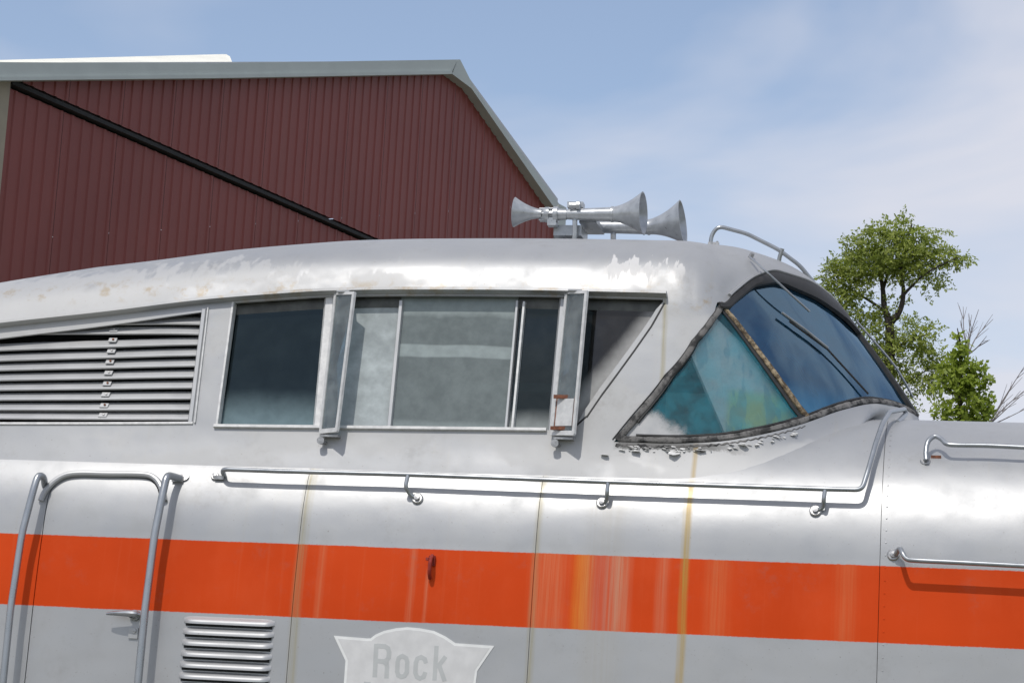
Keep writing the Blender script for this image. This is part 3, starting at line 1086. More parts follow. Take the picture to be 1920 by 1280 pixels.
film = sheet('glass_film', S, [(sA + 0.03, VROW[1] + 0.03), (iv(1390, 812)[0], VROW[1] + 0.03), iv(1330, 760), iv(1290, 690), iv(1265, 700)], [], 0.05,
             film_mat(), wscr, off=-0.0145, label='whitish film in the corner of the glass')
inner_quad([(1288, 640), (1352, 585), (1400, 630), (1500, 770), (1440, 806), (1366, 818)], [0.05, 0.06, 0.06, 0.06, 0.05, 0.05], MAT_BOARD, 'pane_reflection_board')

# peeling sealant under the windscreen
def flake(px, py, wd, hg, lift):
    c = S.on(px, py, 0.003)
    n = S.nrm(*iv(px, py))
    ax = np.array([1.0, 0, -0.06])
    up = np.cross(n, ax)
    up = up / np.linalg.norm(up)
    if up[2] < 0:
        up = -up
    k = 7
    q = []
    for t in range(k):
        a = 2 * pi * t / k + random.uniform(-0.3, 0.3)
        r = random.uniform(0.55, 1.15)
        y = sin(a) * r
        q.append(c + ax * cos(a) * r * wd / 2 + up * y * hg / 2 + n * (lift * max(0.0, 0.25 - y) + 0.001))
    return q, [p - n * 0.0022 for p in q]
nb2 = 80
band('bare_edge', [(u, VROW[1] - 0.016 - 0.004 * math.sin(i * 2.3)) for i, (u, v) in enumerate(seg_row(VROW[1], sA + 0.01, 1.38, nb2))],
     [max(0.003, 0.020 * (1 - i / nb2) * (0.6 + 0.5 * math.sin(i * 1.7) * math.sin(i * 0.61)) + 0.004) for i in range(nb2)], 0.0025, 0.0, MAT_RUBBER, label='ragged dark edge where the paint has lifted')
mb = MB()
for k in range(64):
    px = 1165 + 330 * random.random() ** 1.2
    py = float(np.interp(px, [1150, 1330, 1420, 1500], [838, 842, 829, 808])) + random.uniform(-3, 7)
    mb.hexa(*flake(px, py, random.uniform(0.008, 0.040), random.uniform(0.005, 0.014), random.uniform(0.002, 0.010)))
fl = mb.build('peeling_sealant', MAT_FLAKE, loco, smooth=False)
fl['kind'] = 'stuff'
for (px, py, wd, hg) in ((1264, 850, 0.085, 0.045), (1190, 846, 0.06, 0.022), (1135, 854, 0.045, 0.016), (1312, 845, 0.07, 0.018), (1395, 836, 0.06, 0.014)):
    MB().hexa(*flake(px, py, wd, hg, 0.022)).build('lifted_paint_flake', MAT_FLAKE, loco, smooth=False)

# ---- louvred grille behind the windows
yR = [605, 623.5, 642.6, 663, 683, 703.7, 724, 744.5, 765, 783]
xS = [170, 20, -8] + [-60] * 7
for k in range(10):
    a = iv(max(xS[k], 2), yR[k] if k < 3 else yR[k] + (1.5 if k > 2 else 0))
    b = iv(362 + (yR[k] - 690) * -0.13, yR[k])
    a = (a[0] if xS[k] > 0 else ext + 0.05, a[1] + (0 if xS[k] > 0 else 0.0))
    us_ = np.linspace(a[0], b[0], 14)
    vs2 = np.linspace(a[1], b[1], 14)
    P = S.ev(us_, vs2)
    N = S.nrm(us_, vs2)
    up = np.array([0, 0.1, 1.0])
    prof = [(-0.058, 0.052), (-0.026, 0.010), (-0.021, 0.001), (-0.025, -0.005), (-0.034, 0.002), (-0.066, 0.044)]
    vv_, ff_ = [], []
    for i in range(14):
        for (d, z) in prof:
            vv_.append(P[i] + N[i] * d + up * z)
    q = len(prof)
    for i in range(13):
        for j in range(q):
            ff_.append((i * q + j, i * q + (j + 1) % q, (i + 1) * q + (j + 1) % q, (i + 1) * q + j))
    ff_ += [tuple(range(q)), tuple(13 * q + j for j in range(q - 1, -1, -1))]
    mk('grille_slat', vv_, ff_, MAT_TRIM, loco, angle=40)
    if k > 0:
        cx = 215 - (yR[k] - 615) * 0.13
        c = on_off(S, cx, yR[k] - 5, -0.030)
        rt = Matrix.Rotation(radians(-38), 3, 'X')
        MB().box(c, (0.045, 0.006, 0.030), rt).build('grille_clip', MAT_TRIM, loco, smooth=False)
        MB().lathe(c + np.array([0.004, 0, 0]), (0, -0.8, 0.6), [(0, 0.007), (0.010, 0.006), (0.011, 0.0)], 8).build('grille_screw', MAT_BOLT if k % 2 else MAT_RUST, loco)
post((383, 580), (357, 792), 0.030, 0.020, -0.012, MAT_TRIM, 'grille_frame')
post((391, 577), (366, 793), 0.008, 0.010, 0.0, MAT_PALE, 'grille_frame')

# ---- wind deflectors standing out from the cab side
def deflector(tl, tr, br, bl, out_l, out_r, label, rusty=False):
    yw = lambda px, py: S.on(px, py)[1]
    P = [at(*tl, yw(*tl) - out_l), at(*tr, yw(*tr) - out_r), at(*br, yw(*br) - out_r), at(*bl, yw(*bl) - out_l)]
    mb = MB()
    n = np.cross(P[1] - P[0], P[3] - P[0])
    n /= np.linalg.norm(n)
    def bar(a, b, w):
        t = (b - a) / np.linalg.norm(b - a)
        s = np.cross(n, t)
        q = [a - s * w / 2 - n * 0.008, a + s * w / 2 - n * 0.008, a + s * w / 2 + n * 0.008, a - s * w / 2 + n * 0.008]
        mb.hexa(q, [p + (b - a) for p in q])
    for i in range(4):
        t = (P[(i + 1) % 4] - P[i])
        t /= np.linalg.norm(t)
        bar(P[i] - t * 0.006, P[(i + 1) % 4] + t * 0.006, 0.016 if i != 2 else 0.024)
    fr = mb.build('wind_deflector', MAT_PALE, loco, smooth=False, label=label)
    q = [p + n * 0.002 for p in P]
    mk('deflector_glass', q + [p - n * 0.004 for p in q], [(0, 1, 2, 3), (7, 6, 5, 4), (0, 4, 5, 1), (1, 5, 6, 2), (2, 6, 7, 3), (3, 7, 4, 0)], GLD, fr, smooth=False)
    lo = 0.5 * (P[2] + P[3])
    m2 = MB()
    m2.box(lo + np.array([0, 0.05, -0.025]), (0.10, 0.10, 0.010))
    m2.tube([lo + np.array([-0.035, 0.02, -0.03]), lo + np.array([-0.035, 0.02, -0.055]), lo + np.array([-0.02, 0.06, -0.06])], 0.009, 8)
    m2.lathe(lo + np.array([-0.04, -0.01, -0.052]), (0, 1, 0), [(0, 0.0), (0, 0.020), (0.02, 0.020), (0.02, 0)], 12)
    m2.build('hinge_bracket', MAT_BOLT, fr)
    hi = 0.5 * (P[0] + P[1])
    MB().box(hi + np.array([-0.01, 0.03, 0.012]), (0.07, 0.08, 0.008)).build('hinge_bracket', MAT_TRIM, fr, smooth=False)
    if rusty:
        m3 = MB()
        for f0 in (0.745, 0.965):
            a, b = P[0] + (P[3] - P[0]) * f0, P[1] + (P[2] - P[1]) * f0
            m3.box(0.5 * (a + b) - n * 0.0, (np.linalg.norm(b - a) * 0.92, 0.014, 0.018))
        for (c0, c1) in (((P[0], P[3]), 0.08), ((P[1], P[2]), -0.08)):
            a = c0[0] + (c0[1] - c0[0]) * 0.745 + (P[1] - P[0]) * c1
            b = c0[0] + (c0[1] - c0[0]) * 0.965 + (P[1] - P[0]) * c1
            m3.tube([a, b], 0.005, 6)
        m3.build('inner_frame', MAT_RUST, fr, smooth=False, label='rust-brown lower frame')
        a, b = P[0] + (P[3] - P[0]) * 0.76, P[1] + (P[2] - P[1]) * 0.76
        c, d = P[1] + (P[2] - P[1]) * 0.95, P[0] + (P[3] - P[0]) * 0.95
        w_ = (P[1] - P[0]) * 0.12
        q = [a + w_ - n * 0.006, b - w_ - n * 0.006, c - w_ - n * 0.006, d + w_ - n * 0.006]
        MB().hexa(q, [p + n * 0.003 for p in q]).build('mirror_plate', MAT_PALE, fr, smooth=False)
    return fr

deflector((630, 551), (664, 550), (632, 806), (602, 809), 0.02, 0.10, 'narrow glazed wind deflector behind the frosted window')
deflector((1063, 549), (1100, 548), (1076, 812), (1036, 812), 0.02, 0.10, 'narrow glazed wind deflector with a rusty lower frame', True)

# ---- long grab rail below the windows
def disc_bolt(c, n, r=0.030, parent=None, name='rail_foot'):
    n = np.asarray(n) / np.linalg.norm(n)
    mb = MB()
    mb.lathe(c - n * 0.01, n, [(0, r), (0.018, r), (0.023, r * 0.82), (0.023, r * 0.5), (0.036, r * 0.46), (0.038, 0.0)], 16)
    return mb.build(name, MAT_BOLT, parent)

OFF = 0.075
rp = [on_off(B, 421, 893, 0.0), on_off(B, 416, 879, OFF)] + [on_off(B, x, float(np.interp(x, [415, 765, 1140, 1600], [880, 889, 903, 918])), OFF) for x in (520, 765, 950, 1140, 1350, 1550)]
rp += [on_off(B, 1616, 918, OFF), on_off(B, 1628, 880, OFF), on_off(B, 1642, 830, OFF), on_off(B, 1655, 793, OFF), on_off(B, 1668, 772, OFF * 0.9), on_off(B, 1690, 764, OFF * 0.8)]
rail = MB().tube(smooth_path(rp, 0.035), 0.0125, 12).build('grab_rail', MAT_RAIL, loco, label='long silver grab rail below the cab windows')
e = rp[-1]
MB().tube(smooth_path([e, e + np.array([0.01, 0.03, -0.02]), on_off(B, 1683, 792, 0.0)], 0.02), 0.013, 10).build('rail_support', MAT_RAIL, rail)
for (tx, ty, p1, p2, bx_, by_) in ((765, 890, (760, 912), (769, 927), 783, 935), (1140, 904, (1138, 925), (1138, 938), 1129, 943), (1547, 917, (1544, 938), (1545, 950), 1529, 958)):
    t0 = on_off(B, tx, ty, OFF)
    pts = [t0, on_off(B, p1[0], p1[1], OFF * 0.8), on_off(B, p2[0], p2[1], OFF * 0.3), on_off(B, bx_, by_, 0.006)]
    MB().tube(smooth_path(pts, 0.02), [0.011] * len(smooth_path(pts, 0.02)), 10).build('rail_support', MAT_RAIL, rail)
    disc_bolt(B.on(bx_, by_), B.nrm(*B.inv(bx_, by_)), 0.030, rail)
disc_bolt(B.on(404, 894), B.nrm(*B.inv(404, 894)), 0.022, rail)
MB().box(on_off(B, 412, 895, 0.008), (0.05, 0.03, 0.02)).build('rail_foot', MAT_BOLT, rail)

# ---- cab door: gutter, handle and the two handrails
gp = [(76, 938), (84, 922), (100, 904), (122, 891), (150, 887), (200, 888), (268, 889), (290, 896), (302, 912), (308, 938)]
MB().tube(cat([on_off(B, *p, 0.012) for p in gp], 6), 0.016, 10).build('door_gutter', MAT_TRIM, door, label='curved rain gutter over the door')
HO = 0.11
lp = [on_off(B, 84, 908, 0.0), on_off(B, 82, 893, HO * 0.7), on_off(B, 71, 890, HO), on_off(B, 62, 920, HO), on_off(B, 41, 1001, HO), on_off(B, 20, 1139, HO), on_off(B, 6, 1275, HO)]
d_ = lp[-1] - lp[-2]
lp.append(lp[-1] + np.array([0, -0.0, -0.7]))
MB().tube(smooth_path(lp, 0.04), 0.0185, 12).build('door_handrail', MAT_RAIL, loco, label='tubular handrail at the left of the cab door')
rp2 = [on_off(B, 338, 897, 0.008), on_off(B, 326, 893, HO * 0.5), on_off(B, 313, 890, HO), on_off(B, 305, 925, HO), on_off(B, 290, 1001, HO), on_off(B, 272, 1141, HO), on_off(B, 259, 1276, HO)]
rp2.append(rp2[-1] + np.array([0, 0, -0.7]))
hr = MB().tube(smooth_path(rp2, 0.035), 0.020, 12).build('door_handrail', MAT_RAIL, loco, label='tubular handrail at the right of the cab door')
n_ = B.nrm(*B.inv(345, 895))
mb = MB()
mb.lathe(B.on(346, 894), n_, [(-0.01, 0.026), (0.010, 0.026), (0.012, 0.0)], 14)
mb.box(on_off(B, 334, 898, 0.006), (0.06, 0.03, 0.03))
mb.build('rail_foot', MAT_BOLT, hr)
hp = [on_off(B, 200, 1150, 0.055), on_off(B, 212, 1149, 0.06), on_off(B, 235, 1149, 0.062), on_off(B, 252, 1150, 0.06), on_off(B, 260, 1152, 0.045)]
mb = MB().tube(cat(hp, 4), [0.006 + 0.012 * min(1, i / 9) for i in range(17)], 10)
c = on_off(B, 253, 1153, 0.0)
mb.lathe(c, B.nrm(*B.inv(253, 1153)), [(-0.005, 0.030), (0.012, 0.028), (0.014, 0.018), (0.055, 0.018)], 14)
mb.build('door_handle', MAT_RAIL, door)
mb = MB()
c = on_off(B, 250, 1186, 0.004)
mb.box(c, (0.05, 0.010, 0.055))
mb.lathe(c + np.array([0.005, -0.004, 0.012]), (0, -1, 0), [(0, 0.012), (0.008, 0.012), (0.009, 0)], 10)
mb.build('lock_plate', MAT_TRIM, door)

# ---- pressed louvres low on the flank
x0, x1 = XP(345, 1165), XP(516, 1165)
for k in range(10):
    ztop = float(B.on(430, 1157 + 20.8 * k)[2]) if 1157 + 20.8 * k < 1279 else None
    if k == 0:
        zfirst = ztop
        pitch = float(B.on(430, 1157)[2] - B.on(430, 1261)[2]) / 5
    zt = zfirst - pitch * k
    h = pitch * 0.74
    nu, nq = 22, 8
    vv_, ff_ = [], []
    for i in range(nu):
        uu = -1 + 2 * i / (nu - 1)
        x = 0.5 * (x0 + x1) + uu * (x1 - x0) / 2
        e = max(0.0, 1 - abs(uu) ** 9) ** 0.5
        for j in range(nq):
            q = j / (nq - 1)
            z = zt - h * 0.5 + (0.5 - q) * h * (0.55 + 0.45 * e)
            p = B.ev(x, W_of_z(z))
            n = B.nrm(x, W_of_z(z))
            vv_.append(p + n * (0.001 + 0.034 * e * math.sin(min(1, q * 1.25) * pi / 2)))
        z = zt - h * 0.5 - 0.5 * h * (0.55 + 0.45 * e) + 0.010
        vv_.append(B.ev(x, W_of_z(z)) + B.nrm(x, W_of_z(z)) * -0.002)
    for i in range(nu - 1):
        for j in range(nq):
            a = i * (nq + 1) + j
            ff_.append((a, a + 1, a + nq + 2, a + nq + 1))
    lv = mk('louvre', vv_, ff_, MAT_TRIM, loco, angle=50)
    zl = zt - h - 0.002
    xa, xb = x0 + 0.012, x1 - 0.012
    q = [B.ev(x_, W_of_z(z_)) + B.nrm(x_, W_of_z(z_)) * 0.002 for (x_, z_) in ((xa, zl - pitch * 0.13), (xb, zl - pitch * 0.13), (xb, zl + 0.012), (xa, zl + 0.012))]
    mk('louvre_slot_shade', q, [(0, 1, 2, 3)], MAT_DARK, lv, smooth=False)  # flat black strip: shade under the lip put in as colour

# ---- white shield with lettering
def plate_pt(px, py, off):
    return on_off(B, px, min(py, 1279), off)
pA, pB, pC = B.on(650, 1205), B.on(900, 1218), B.on(776, 1279)
ex = np.array([1.0, 0, 0])
wsh = B.inv(776, 1240)
nsh = B.nrm(*wsh)
ey = np.cross(nsh, ex)
ey = ey / np.linalg.norm(ey)
if ey[2] < 0:
    ey = -ey
O = B.ev(*wsh)
def to_plane(px, py):
    d = ray(px, py)
    t = ((O - CAM) @ nsh) / (d @ nsh)
    p = CAM + d * t - O
    return p @ ex, p @ ey
sh = [(626, 1191), (688, 1196), (695, 1196), (704, 1189), (720, 1182), (743, 1177), (764, 1175), (787, 1177), (814, 1182), (835, 1192), (847, 1200), (854, 1205), (927, 1210), (895, 1257)]
sh2 = [to_plane(*p) for p in sh]
lft = [to_plane(645, 1280), to_plane(648, 1238)]
rgt = to_plane(892, 1280)
yb = rgt[1]
loop = sh2 + [rgt, (rgt[0] + 0.02, yb - 0.12), (rgt[0] - 0.02, yb - 0.24), (0.5 * (rgt[0] + lft[0][0]) + 0.1, yb - 0.34), (0.5 * (rgt[0] + lft[0][0]), yb - 0.40),
              (0.5 * (rgt[0] + lft[0][0]) - 0.1, yb - 0.34), (lft[0][0] + 0.02, yb - 0.24), (lft[0][0] - 0.02, yb - 0.12)] + lft
def extr(loop, o0, o1):
    a = [O + ex * x + ey * y + nsh * o1 for (x, y) in loop]
    b = [O + ex * x + ey * y + nsh * o0 for (x, y) in loop]
    return a, b
def inset(loop, d):
    n = len(loop)
    L = np.array(loop)
    area = 0.5 * sum(L[i][0] * L[(i + 1) % n][1] - L[(i + 1) % n][0] * L[i][1] for i in range(n))
    sg = 1 if area > 0 else -1
    out = []
    for i in range(n):
        a, b, c = L[i - 1], L[i], L[(i + 1) % n]
        t1, t2 = (b - a) / np.linalg.norm(b - a), (c - b) / np.linalg.norm(c - b)
        n1, n2 = sg * np.array([-t1[1], t1[0]]), sg * np.array([-t2[1], t2[0]])
        m = (n1 + n2)
        m /= np.linalg.norm(m) + 1e-9
        out.append(tuple(b + m * d / max(0.45, m @ n1)))
    return out
MAT_W1 = simple('shield_white_enamel', (0.74, 0.75, 0.74), 0.5, 0, 0.05, 12)
MAT_W2 = simple('shield_field_grey_white', (0.60, 0.60, 0.60), 0.5, 0, 0.06, 12)
MAT_W3 = simple('shield_letter_grey', (0.46, 0.475, 0.475), 0.55, 0, 0.05, 12)
shield = MB().hexa(*extr(loop, -0.006, 0.003)).build('shield_plate', MAT_W1, loco, smooth=False, label='white shield-shaped plate lettered Rock')
ap = inset(loop, 0.013)
MB().hexa(*extr(ap, 0.001, 0.0042)).build('shield_field', MAT_W2, shield, smooth=False)

def lettering(txt, x0, x1, y0, y1, name):
    """letters fitted between x0..x1 with capitals from baseline y0 to y1, shield-plane metres"""
    cu_ = bpy.data.curves.new(name, 'FONT')
    cu_.body = txt
    cu_.size = 1.0
    cu_.offset = 0.04
    cu_.space_character = 1.12
    cu_.resolution_u = 6
    ob = bpy.data.objects.new(name + '_tmp', cu_)
    COL.objects.link(ob)
    bpy.context.view_layer.update()
    me = bpy.data.meshes.new_from_object(ob)
    V = np.array([v.co[:] for v in me.vertices])
    F = [tuple(p.vertices) for p in me.polygons]
    bpy.data.objects.remove(ob)
    bpy.data.meshes.remove(me)
    mx, Mx, my, My = V[:, 0].min(), V[:, 0].max(), V[:, 1].min(), V[:, 1].max()
    k = 0.10                                   # slight slant and the drop of the line
    P = []
    for v in V:
        a = (v[0] - mx) / (Mx - mx)
        b = (v[1] - my) / (My - my)
        P.append(O + ex * (x0 + a * (x1 - x0)) + ey * (y0 + b * (y1 - y0)) + nsh * 0.0050)
    return mk(name, P, F, MAT_W3, shield, smooth=False)
tl, br = to_plane(702, 1208), to_plane(838, 1275)
tl2, br2 = to_plane(704, 1207), to_plane(703, 1268)
def strokes(paths, wd, name):
    mb = MB()
    for k, pts in enumerate(paths):
        L = np.array(pts, float)
        for i in range(len(L) - 1):
            a, b = L[i], L[i + 1]
            t = (b - a) / (np.linalg.norm(b - a) + 1e-9)
            n2 = np.array([-t[1], t[0]]) * wd / 2
            a2, b2 = a - t * wd * 0.22 * (i > 0), b + t * wd * 0.22 * (i < len(L) - 2)
            lp_ = [tuple(a2 - n2), tuple(b2 - n2), tuple(b2 + n2), tuple(a2 + n2)]
            mb.hexa(*extr(lp_, 0.003, 0.0046 + 0.0001 * ((i + 3 * k) % 7)))
    return mb.build(name, MAT_W3, shield, smooth=False)
def pp(*pts):
    return [to_plane(x, y) for (x, y) in pts]
strokes([pp((706, 1206), (703, 1269)), pp((707, 1210), (722, 1211), (728, 1215), (730, 1222), (729, 1232), (726, 1237), (720, 1239), (706, 1238)), pp((719, 1239), (725, 1243), (726, 1250), (725, 1271))], 0.023, 'shield_lettering')
strokes([pp((754, 1229), (748, 1233), (746, 1240), (745, 1258), (747, 1265), (753, 1268), (759, 1266), (763, 1259), (764, 1241), (762, 1233), (755, 1229), (750, 1231))], 0.022, 'shield_lettering')
strokes([pp((799, 1243), (797, 1235), (790, 1231), (783, 1234), (780, 1242), (779, 1260), (782, 1268), (788, 1271), (795, 1268), (798, 1259))], 0.022, 'shield_lettering')
strokes([pp((819, 1210), (815, 1275)), pp((836, 1230), (820, 1251)), pp((824, 1247), (834, 1276))], 0.022, 'shield_lettering')
t3 = to_plane(683, 1277)
lettering('Island', t3[0], to_plane(862, 1279)[0], t3[1] - 0.165, t3[1], 'shield_lettering')

# ---- small red hook on the stripe
c = on_off(B, 809, 1062, 0.0)
mb = MB()
mb.box(c + np.array([0.003, -0.006, 0.03]), (0.032, 0.014, 0.05))
mb.tube(smooth_path([c + np.array([0.004, -0.012, 0.055]), c + np.array([0.004, -0.05, 0.03]), c + np.array([0.002, -0.05, -0.035]), c + np.array([0.0, -0.018, -0.06])], 0.02), 0.010, 8)
mb.box(c + np.array([-0.012, -0.03, 0.035]), (0.014, 0.05, 0.014))
mb.build('flag_hook', MAT_REDP, loco, label='small red bracket on the orange stripe')

# ---- handrails on the nose
def nose_rail(pts, offs, bolt, label, boltr):
    P = [on_off(B, x, y, o_) for (x, y), o_ in zip(pts, offs)]
    P.append(P[-1] + (P[-1] - P[-2]) / np.linalg.norm(P[-1] - P[-2]) * 1.2)
    q = cat(P[:-1], 6) + [P[-1]]
    o = MB().tube(q, 0.0125, 12).build('nose_rail', MAT_RAIL, loco, label=label)
    disc_bolt(B.on(*bolt), B.nrm(*B.inv(*bolt)), boltr, o)
    return o
nr = nose_rail([(1737, 862), (1736, 848), (1740, 828), (1752, 818), (1764, 822), (1774, 831), (1790, 834), (1850, 835), (1915, 838)],
          [0.03, 0.045, 0.07, 0.08, 0.08, 0.08, 0.08, 0.08, 0.08], (1735, 866), 'upper grab rail on the nose hood', 0.026)
MB().box(on_off(B, 1755, 858, 0.003), (0.05, 0.008, 0.024)).build('rust_patch', MAT_RUST, nr, smooth=False)
nr = nose_rail([(1680, 1038), (1687, 1028), (1692, 1036), (1700, 1047), (1720, 1050), (1800, 1054), (1915, 1060)],
          [0.03, 0.06, 0.09, 0.10, 0.10, 0.10, 0.10], (1675, 1040), 'lower grab rail on the nose hood', 0.030)
mb = MB()
for w_ in np.arange(W_of_z(1.6), W_of_y(0.95), 0.062):
    x = SEAMS[3] + 0.026
    mb.lathe(B.ev(x, w_) + B.nrm(x, w_) * 0.004, B.nrm(x, w_), [(-0.002, 0.0048), (0.0016, 0.0042), (0.0024, 0)], 6)
mb.build('seam_rivets', MAT_BODY, loco)['kind'] = 'stuff'

# ---- horns on the roof
hc = thing_y = 1.15
def horn_axis(pa, pb, Ya, Yb):
    a, b = at(*pa, Ya), at(*pb, Yb)
    return a, b
def bell(a, b, r_throat, r_mouth, n=14, name='horn_bell', parent=None, thick=0.006):
    L = np.linalg.norm(b - a)
    prof = []
    for i in range(n + 1):
        t = i / n
        prof.append((t * L, r_throat + (r_mouth - r_throat) * (t ** 1.75)))
    prof += [(L + 0.004, r_mouth + 0.003), (L + 0.004, r_mouth - 0.003)]
    for i in range(n, -1, -1):
        t = i / n
        prof.append((t * L, max(0.004, r_throat + (r_mouth - r_throat) * (t ** 1.75) - thick)))
    return MB().lathe(a, b - a, prof, 32).build(name, MAT_HORN, parent)
Yh = 1.18
a, b = at(1060, 402, Yh), at(1146, 402, Yh)
horn1 = MB().lathe(a, b - a, [(0, 0.0), (0, 0.026), (0.02, 0.030), (0.10, 0.034), (np.linalg.norm(b - a), 0.041), (np.linalg.norm(b - a), 0.046), (np.linalg.norm(b - a) + 0.012, 0.046), (np.linalg.norm(b - a) + 0.012, 0.036)], 20).build('air_horn', MAT_HORN, loco, label='large forward-facing trumpet horn on the cab roof')
L1 = at(1205, 400, Yh - 0.012)
bell(b, L1, 0.042, 0.120, parent=horn1)
c = at(1038, 402, Yh)
mb = MB()
mb.lathe(at(1014, 403, Yh), (1, 0, 0.02), [(0, 0), (0, 0.034), (0.03, 0.044), (0.05, 0.044), (0.05, 0.030), (0.075, 0.030), (0.075, 0.046), (0.10, 0.046), (0.10, 0.034), (0.15, 0.030)], 14)
for k in range(6):
    t = 2 * pi * k / 6
    mb.tube([at(1012, 403, Yh) + np.array([0.0, 0.036 * cos(t), 0.036 * sin(t)]), at(1012, 403, Yh) + np.array([0.085, 0.038 * cos(t), 0.038 * sin(t)])], 0.006, 6)
mb.box(at(1036, 417, Yh), (0.05, 0.06, 0.045))
mb.build('horn_valve', MAT_HORN, horn1)
mb = MB()
MB().box(at(1080, 386, Yh + 0.03), (0.09, 0.07, 0.032)).build('horn_valve', MAT_HORN, horn1)
mb.lathe(at(1068, 385, Yh - 0.03), (1, 0, 0), [(0, 0), (0, 0.018), (0.04, 0.018), (0.04, 0.024), (0.06, 0.024), (0.06, 0)], 10)
mb.build('horn_valve', MAT_HORN, horn1)
mb = MB()
mb.lathe(at(1090, 383, Yh), (0, 0, 1), [(0, 0.016), (0.03, 0.016), (0.032, 0)], 8)
mb.build('horn_valve', MAT_HORN, horn1)
# rear-facing small horn
a, b = at(1016, 401, Yh - 0.02), at(966, 398, Yh - 0.02)
h2 = MB().tube([at(1024, 402, Yh), a], 0.022, 12).build('air_horn', MAT_HORN, loco, label='small rear-facing trumpet horn on the cab roof')
bell(a, b, 0.026, 0.083, parent=h2)
# second long horn behind
Y3 = 1.52
a, b = at(1098, 425, Y3), at(1215, 426, Y3)
h3 = MB().lathe(a, b - a, [(0, 0), (0, 0.032), (0.05, 0.036), (np.linalg.norm(b - a), 0.042), (np.linalg.norm(b - a), 0.046), (np.linalg.norm(b - a) + 0.012, 0.046), (np.linalg.norm(b - a) + 0.012, 0.03)], 18).build('air_horn', MAT_HORN, loco, label='forward-facing trumpet horn behind, farther ahead than the near one')
bell(b, at(1279, 417, Y3 - 0.012), 0.044, 0.128, parent=h3)
mb = MB()
mb.box(at(1110, 424, Yh + 0.2), (0.10, 0.30, 0.03))
mb.tube([at(1078, 400, Yh), at(1078, 432, Yh), at(1076, 470, Yh + 0.02)], 0.014, 8)
mb.tube([at(1150, 424, Y3), at(1150, 480, Y3)], 0.016, 8)
mb.box(at(1070, 440, Yh + 0.15), (0.16, 0.22, 0.06))
mb.build('horn_mount', MAT_HORN, loco)

# ---- handrail and wipers over the windscreen
Yr = 1.12
zr = lambda px, py, Y: at(px, py, Y)
pts = [at(1332, 462, Yr), at(1334, 440, Yr), at(1347, 424, Yr), at(1400, 438, Yr + 0.03), at(1460, 468, Yr + 0.06), at(1500, 498, Yr + 0.1), at(1530, 535, Yr + 0.14), at(1548, 562, Yr + 0.18)]
rr = MB().tube(smooth_path(pts, 0.035), 0.0115, 12).build('roof_rail', MAT_RAIL, loco, label='curved grab rail above the windscreen')
MB().tube([at(1467, 466, Yr + 0.06), at(1462, 482, Yr + 0.07), at(1459, 500, Yr + 0.08)], 0.012, 8).build('rail_support', MAT_RAIL, rr)
MB().box(at(1338, 458, Yr - 0.02), (0.06, 0.03, 0.02)).build('rail_foot', MAT_BOLT, rr)
for (x, y) in ((1345, 452), (1426, 482), (1481, 503)):
    p = at(x, y, Yr - 0.02)
    MB().tube([p, p + np.array([-0.004, 0.01, -0.05])], 0.006, 6).build('roof_stud', MAT_BOLT, loco)
ap_ = [on_off(S, 1406, 482, 0.022), on_off(S, 1432, 505, 0.05), on_off(S, 1470, 540, 0.055), on_off(S, 1518, 584, 0.045)]
wip = MB().tube(cat(ap_, 5), 0.0065, 8).build('wiper', MAT_RAIL, loco, label='near windscreen wiper')
MB().lathe(on_off(S, 1407, 483, 0.0), S.nrm(*iv(1407, 490)), [(0, 0.014), (0.03, 0.012), (0.032, 0)], 10).build('wiper_pivot', MAT_BOLT, wip)
MB().tube([on_off(S, 1466, 586, 0.014), on_off(S, 1510, 618, 0.014), on_off(S, 1552, 652, 0.012)], 0.0075, 8).build('wiper_arm', MAT_RAIL, wip)
MB().tube([on_off(S, 1480, 602, 0.006), on_off(S, 1552, 655, 0.006), on_off(S, 1628, 738, 0.006)], 0.0055, 6).build('wiper_blade', MAT_BLACK, wip)
ap_ = [at(1606, 602, 1.62), at(1670, 676, 1.64), at(1693, 710, 1.66), at(1712, 745, 1.70)]
MB().tube(cat(ap_, 5), 0.0065, 8).build('wiper', MAT_RAIL, loco, label='far windscreen wiper standing clear of the centre post')

# ================================================================== SHED
V_WALL = ray(3076, 1490)
V_WALL[2] = 0
V_WALL = V_WALL / np.linalg.norm(V_WALL)
P_WALL = CAM + ray(14, 155) * 23.0
N_WALL = np.cross(V_WALL, [0, 0, 1.0])
if N_WALL @ (CAM - P_WALL) < 0:
    N_WALL = -N_WALL

def wall_az(px, py, off=0.0):
    d = ray(px, py)
    o = P_WALL + N_WALL * off
    t = ((o - CAM) @ N_WALL) / (d @ N_WALL)
    p = CAM + d * t
    return (p - P_WALL) @ V_WALL, p[2]

def wall_pt(a, z, off=0.0):
    p = P_WALL + V_WALL * a + N_WALL * off
    return np.array([p[0], p[1], z])

def steel_mat():
    m = M('oxblood_ribbed_steel')
    n1 = m.noise(0.6, 4)
    n2 = m.noise(1.0, 4, 0.6, vscale=(3, 3, 0.25))
    c = m.mix(m.ss(n1, 0.3, 0.7), (0.180, 0.037, 0.029), (0.208, 0.045, 0.035))
    c = m.mix(m.ss(n2, 0.5, 0.75, 0, 0.35), c, (0.20, 0.060, 0.045))
    m.pbsdf(c, 0.5, 0, None, 0.4)
    return m.mat
MAT_STEEL = steel_mat()
MAT_FASC = simple('grey_green_trim', (0.42, 0.46, 0.44), 0.5, 0, 0.06, 2)
MAT_CAP = simple('cream_roof_cap', (0.80, 0.79, 0.70), 0.6, 0, 0.05, 2)
MAT_ROOF = simple('galvanised_roof', (0.45, 0.46, 0.47), 0.5, 0.3, 0.1, 2)
MAT_TAN = simple('tan_corner_trim', (0.30, 0.26, 0.19), 0.6, 0, 0.1, 4)
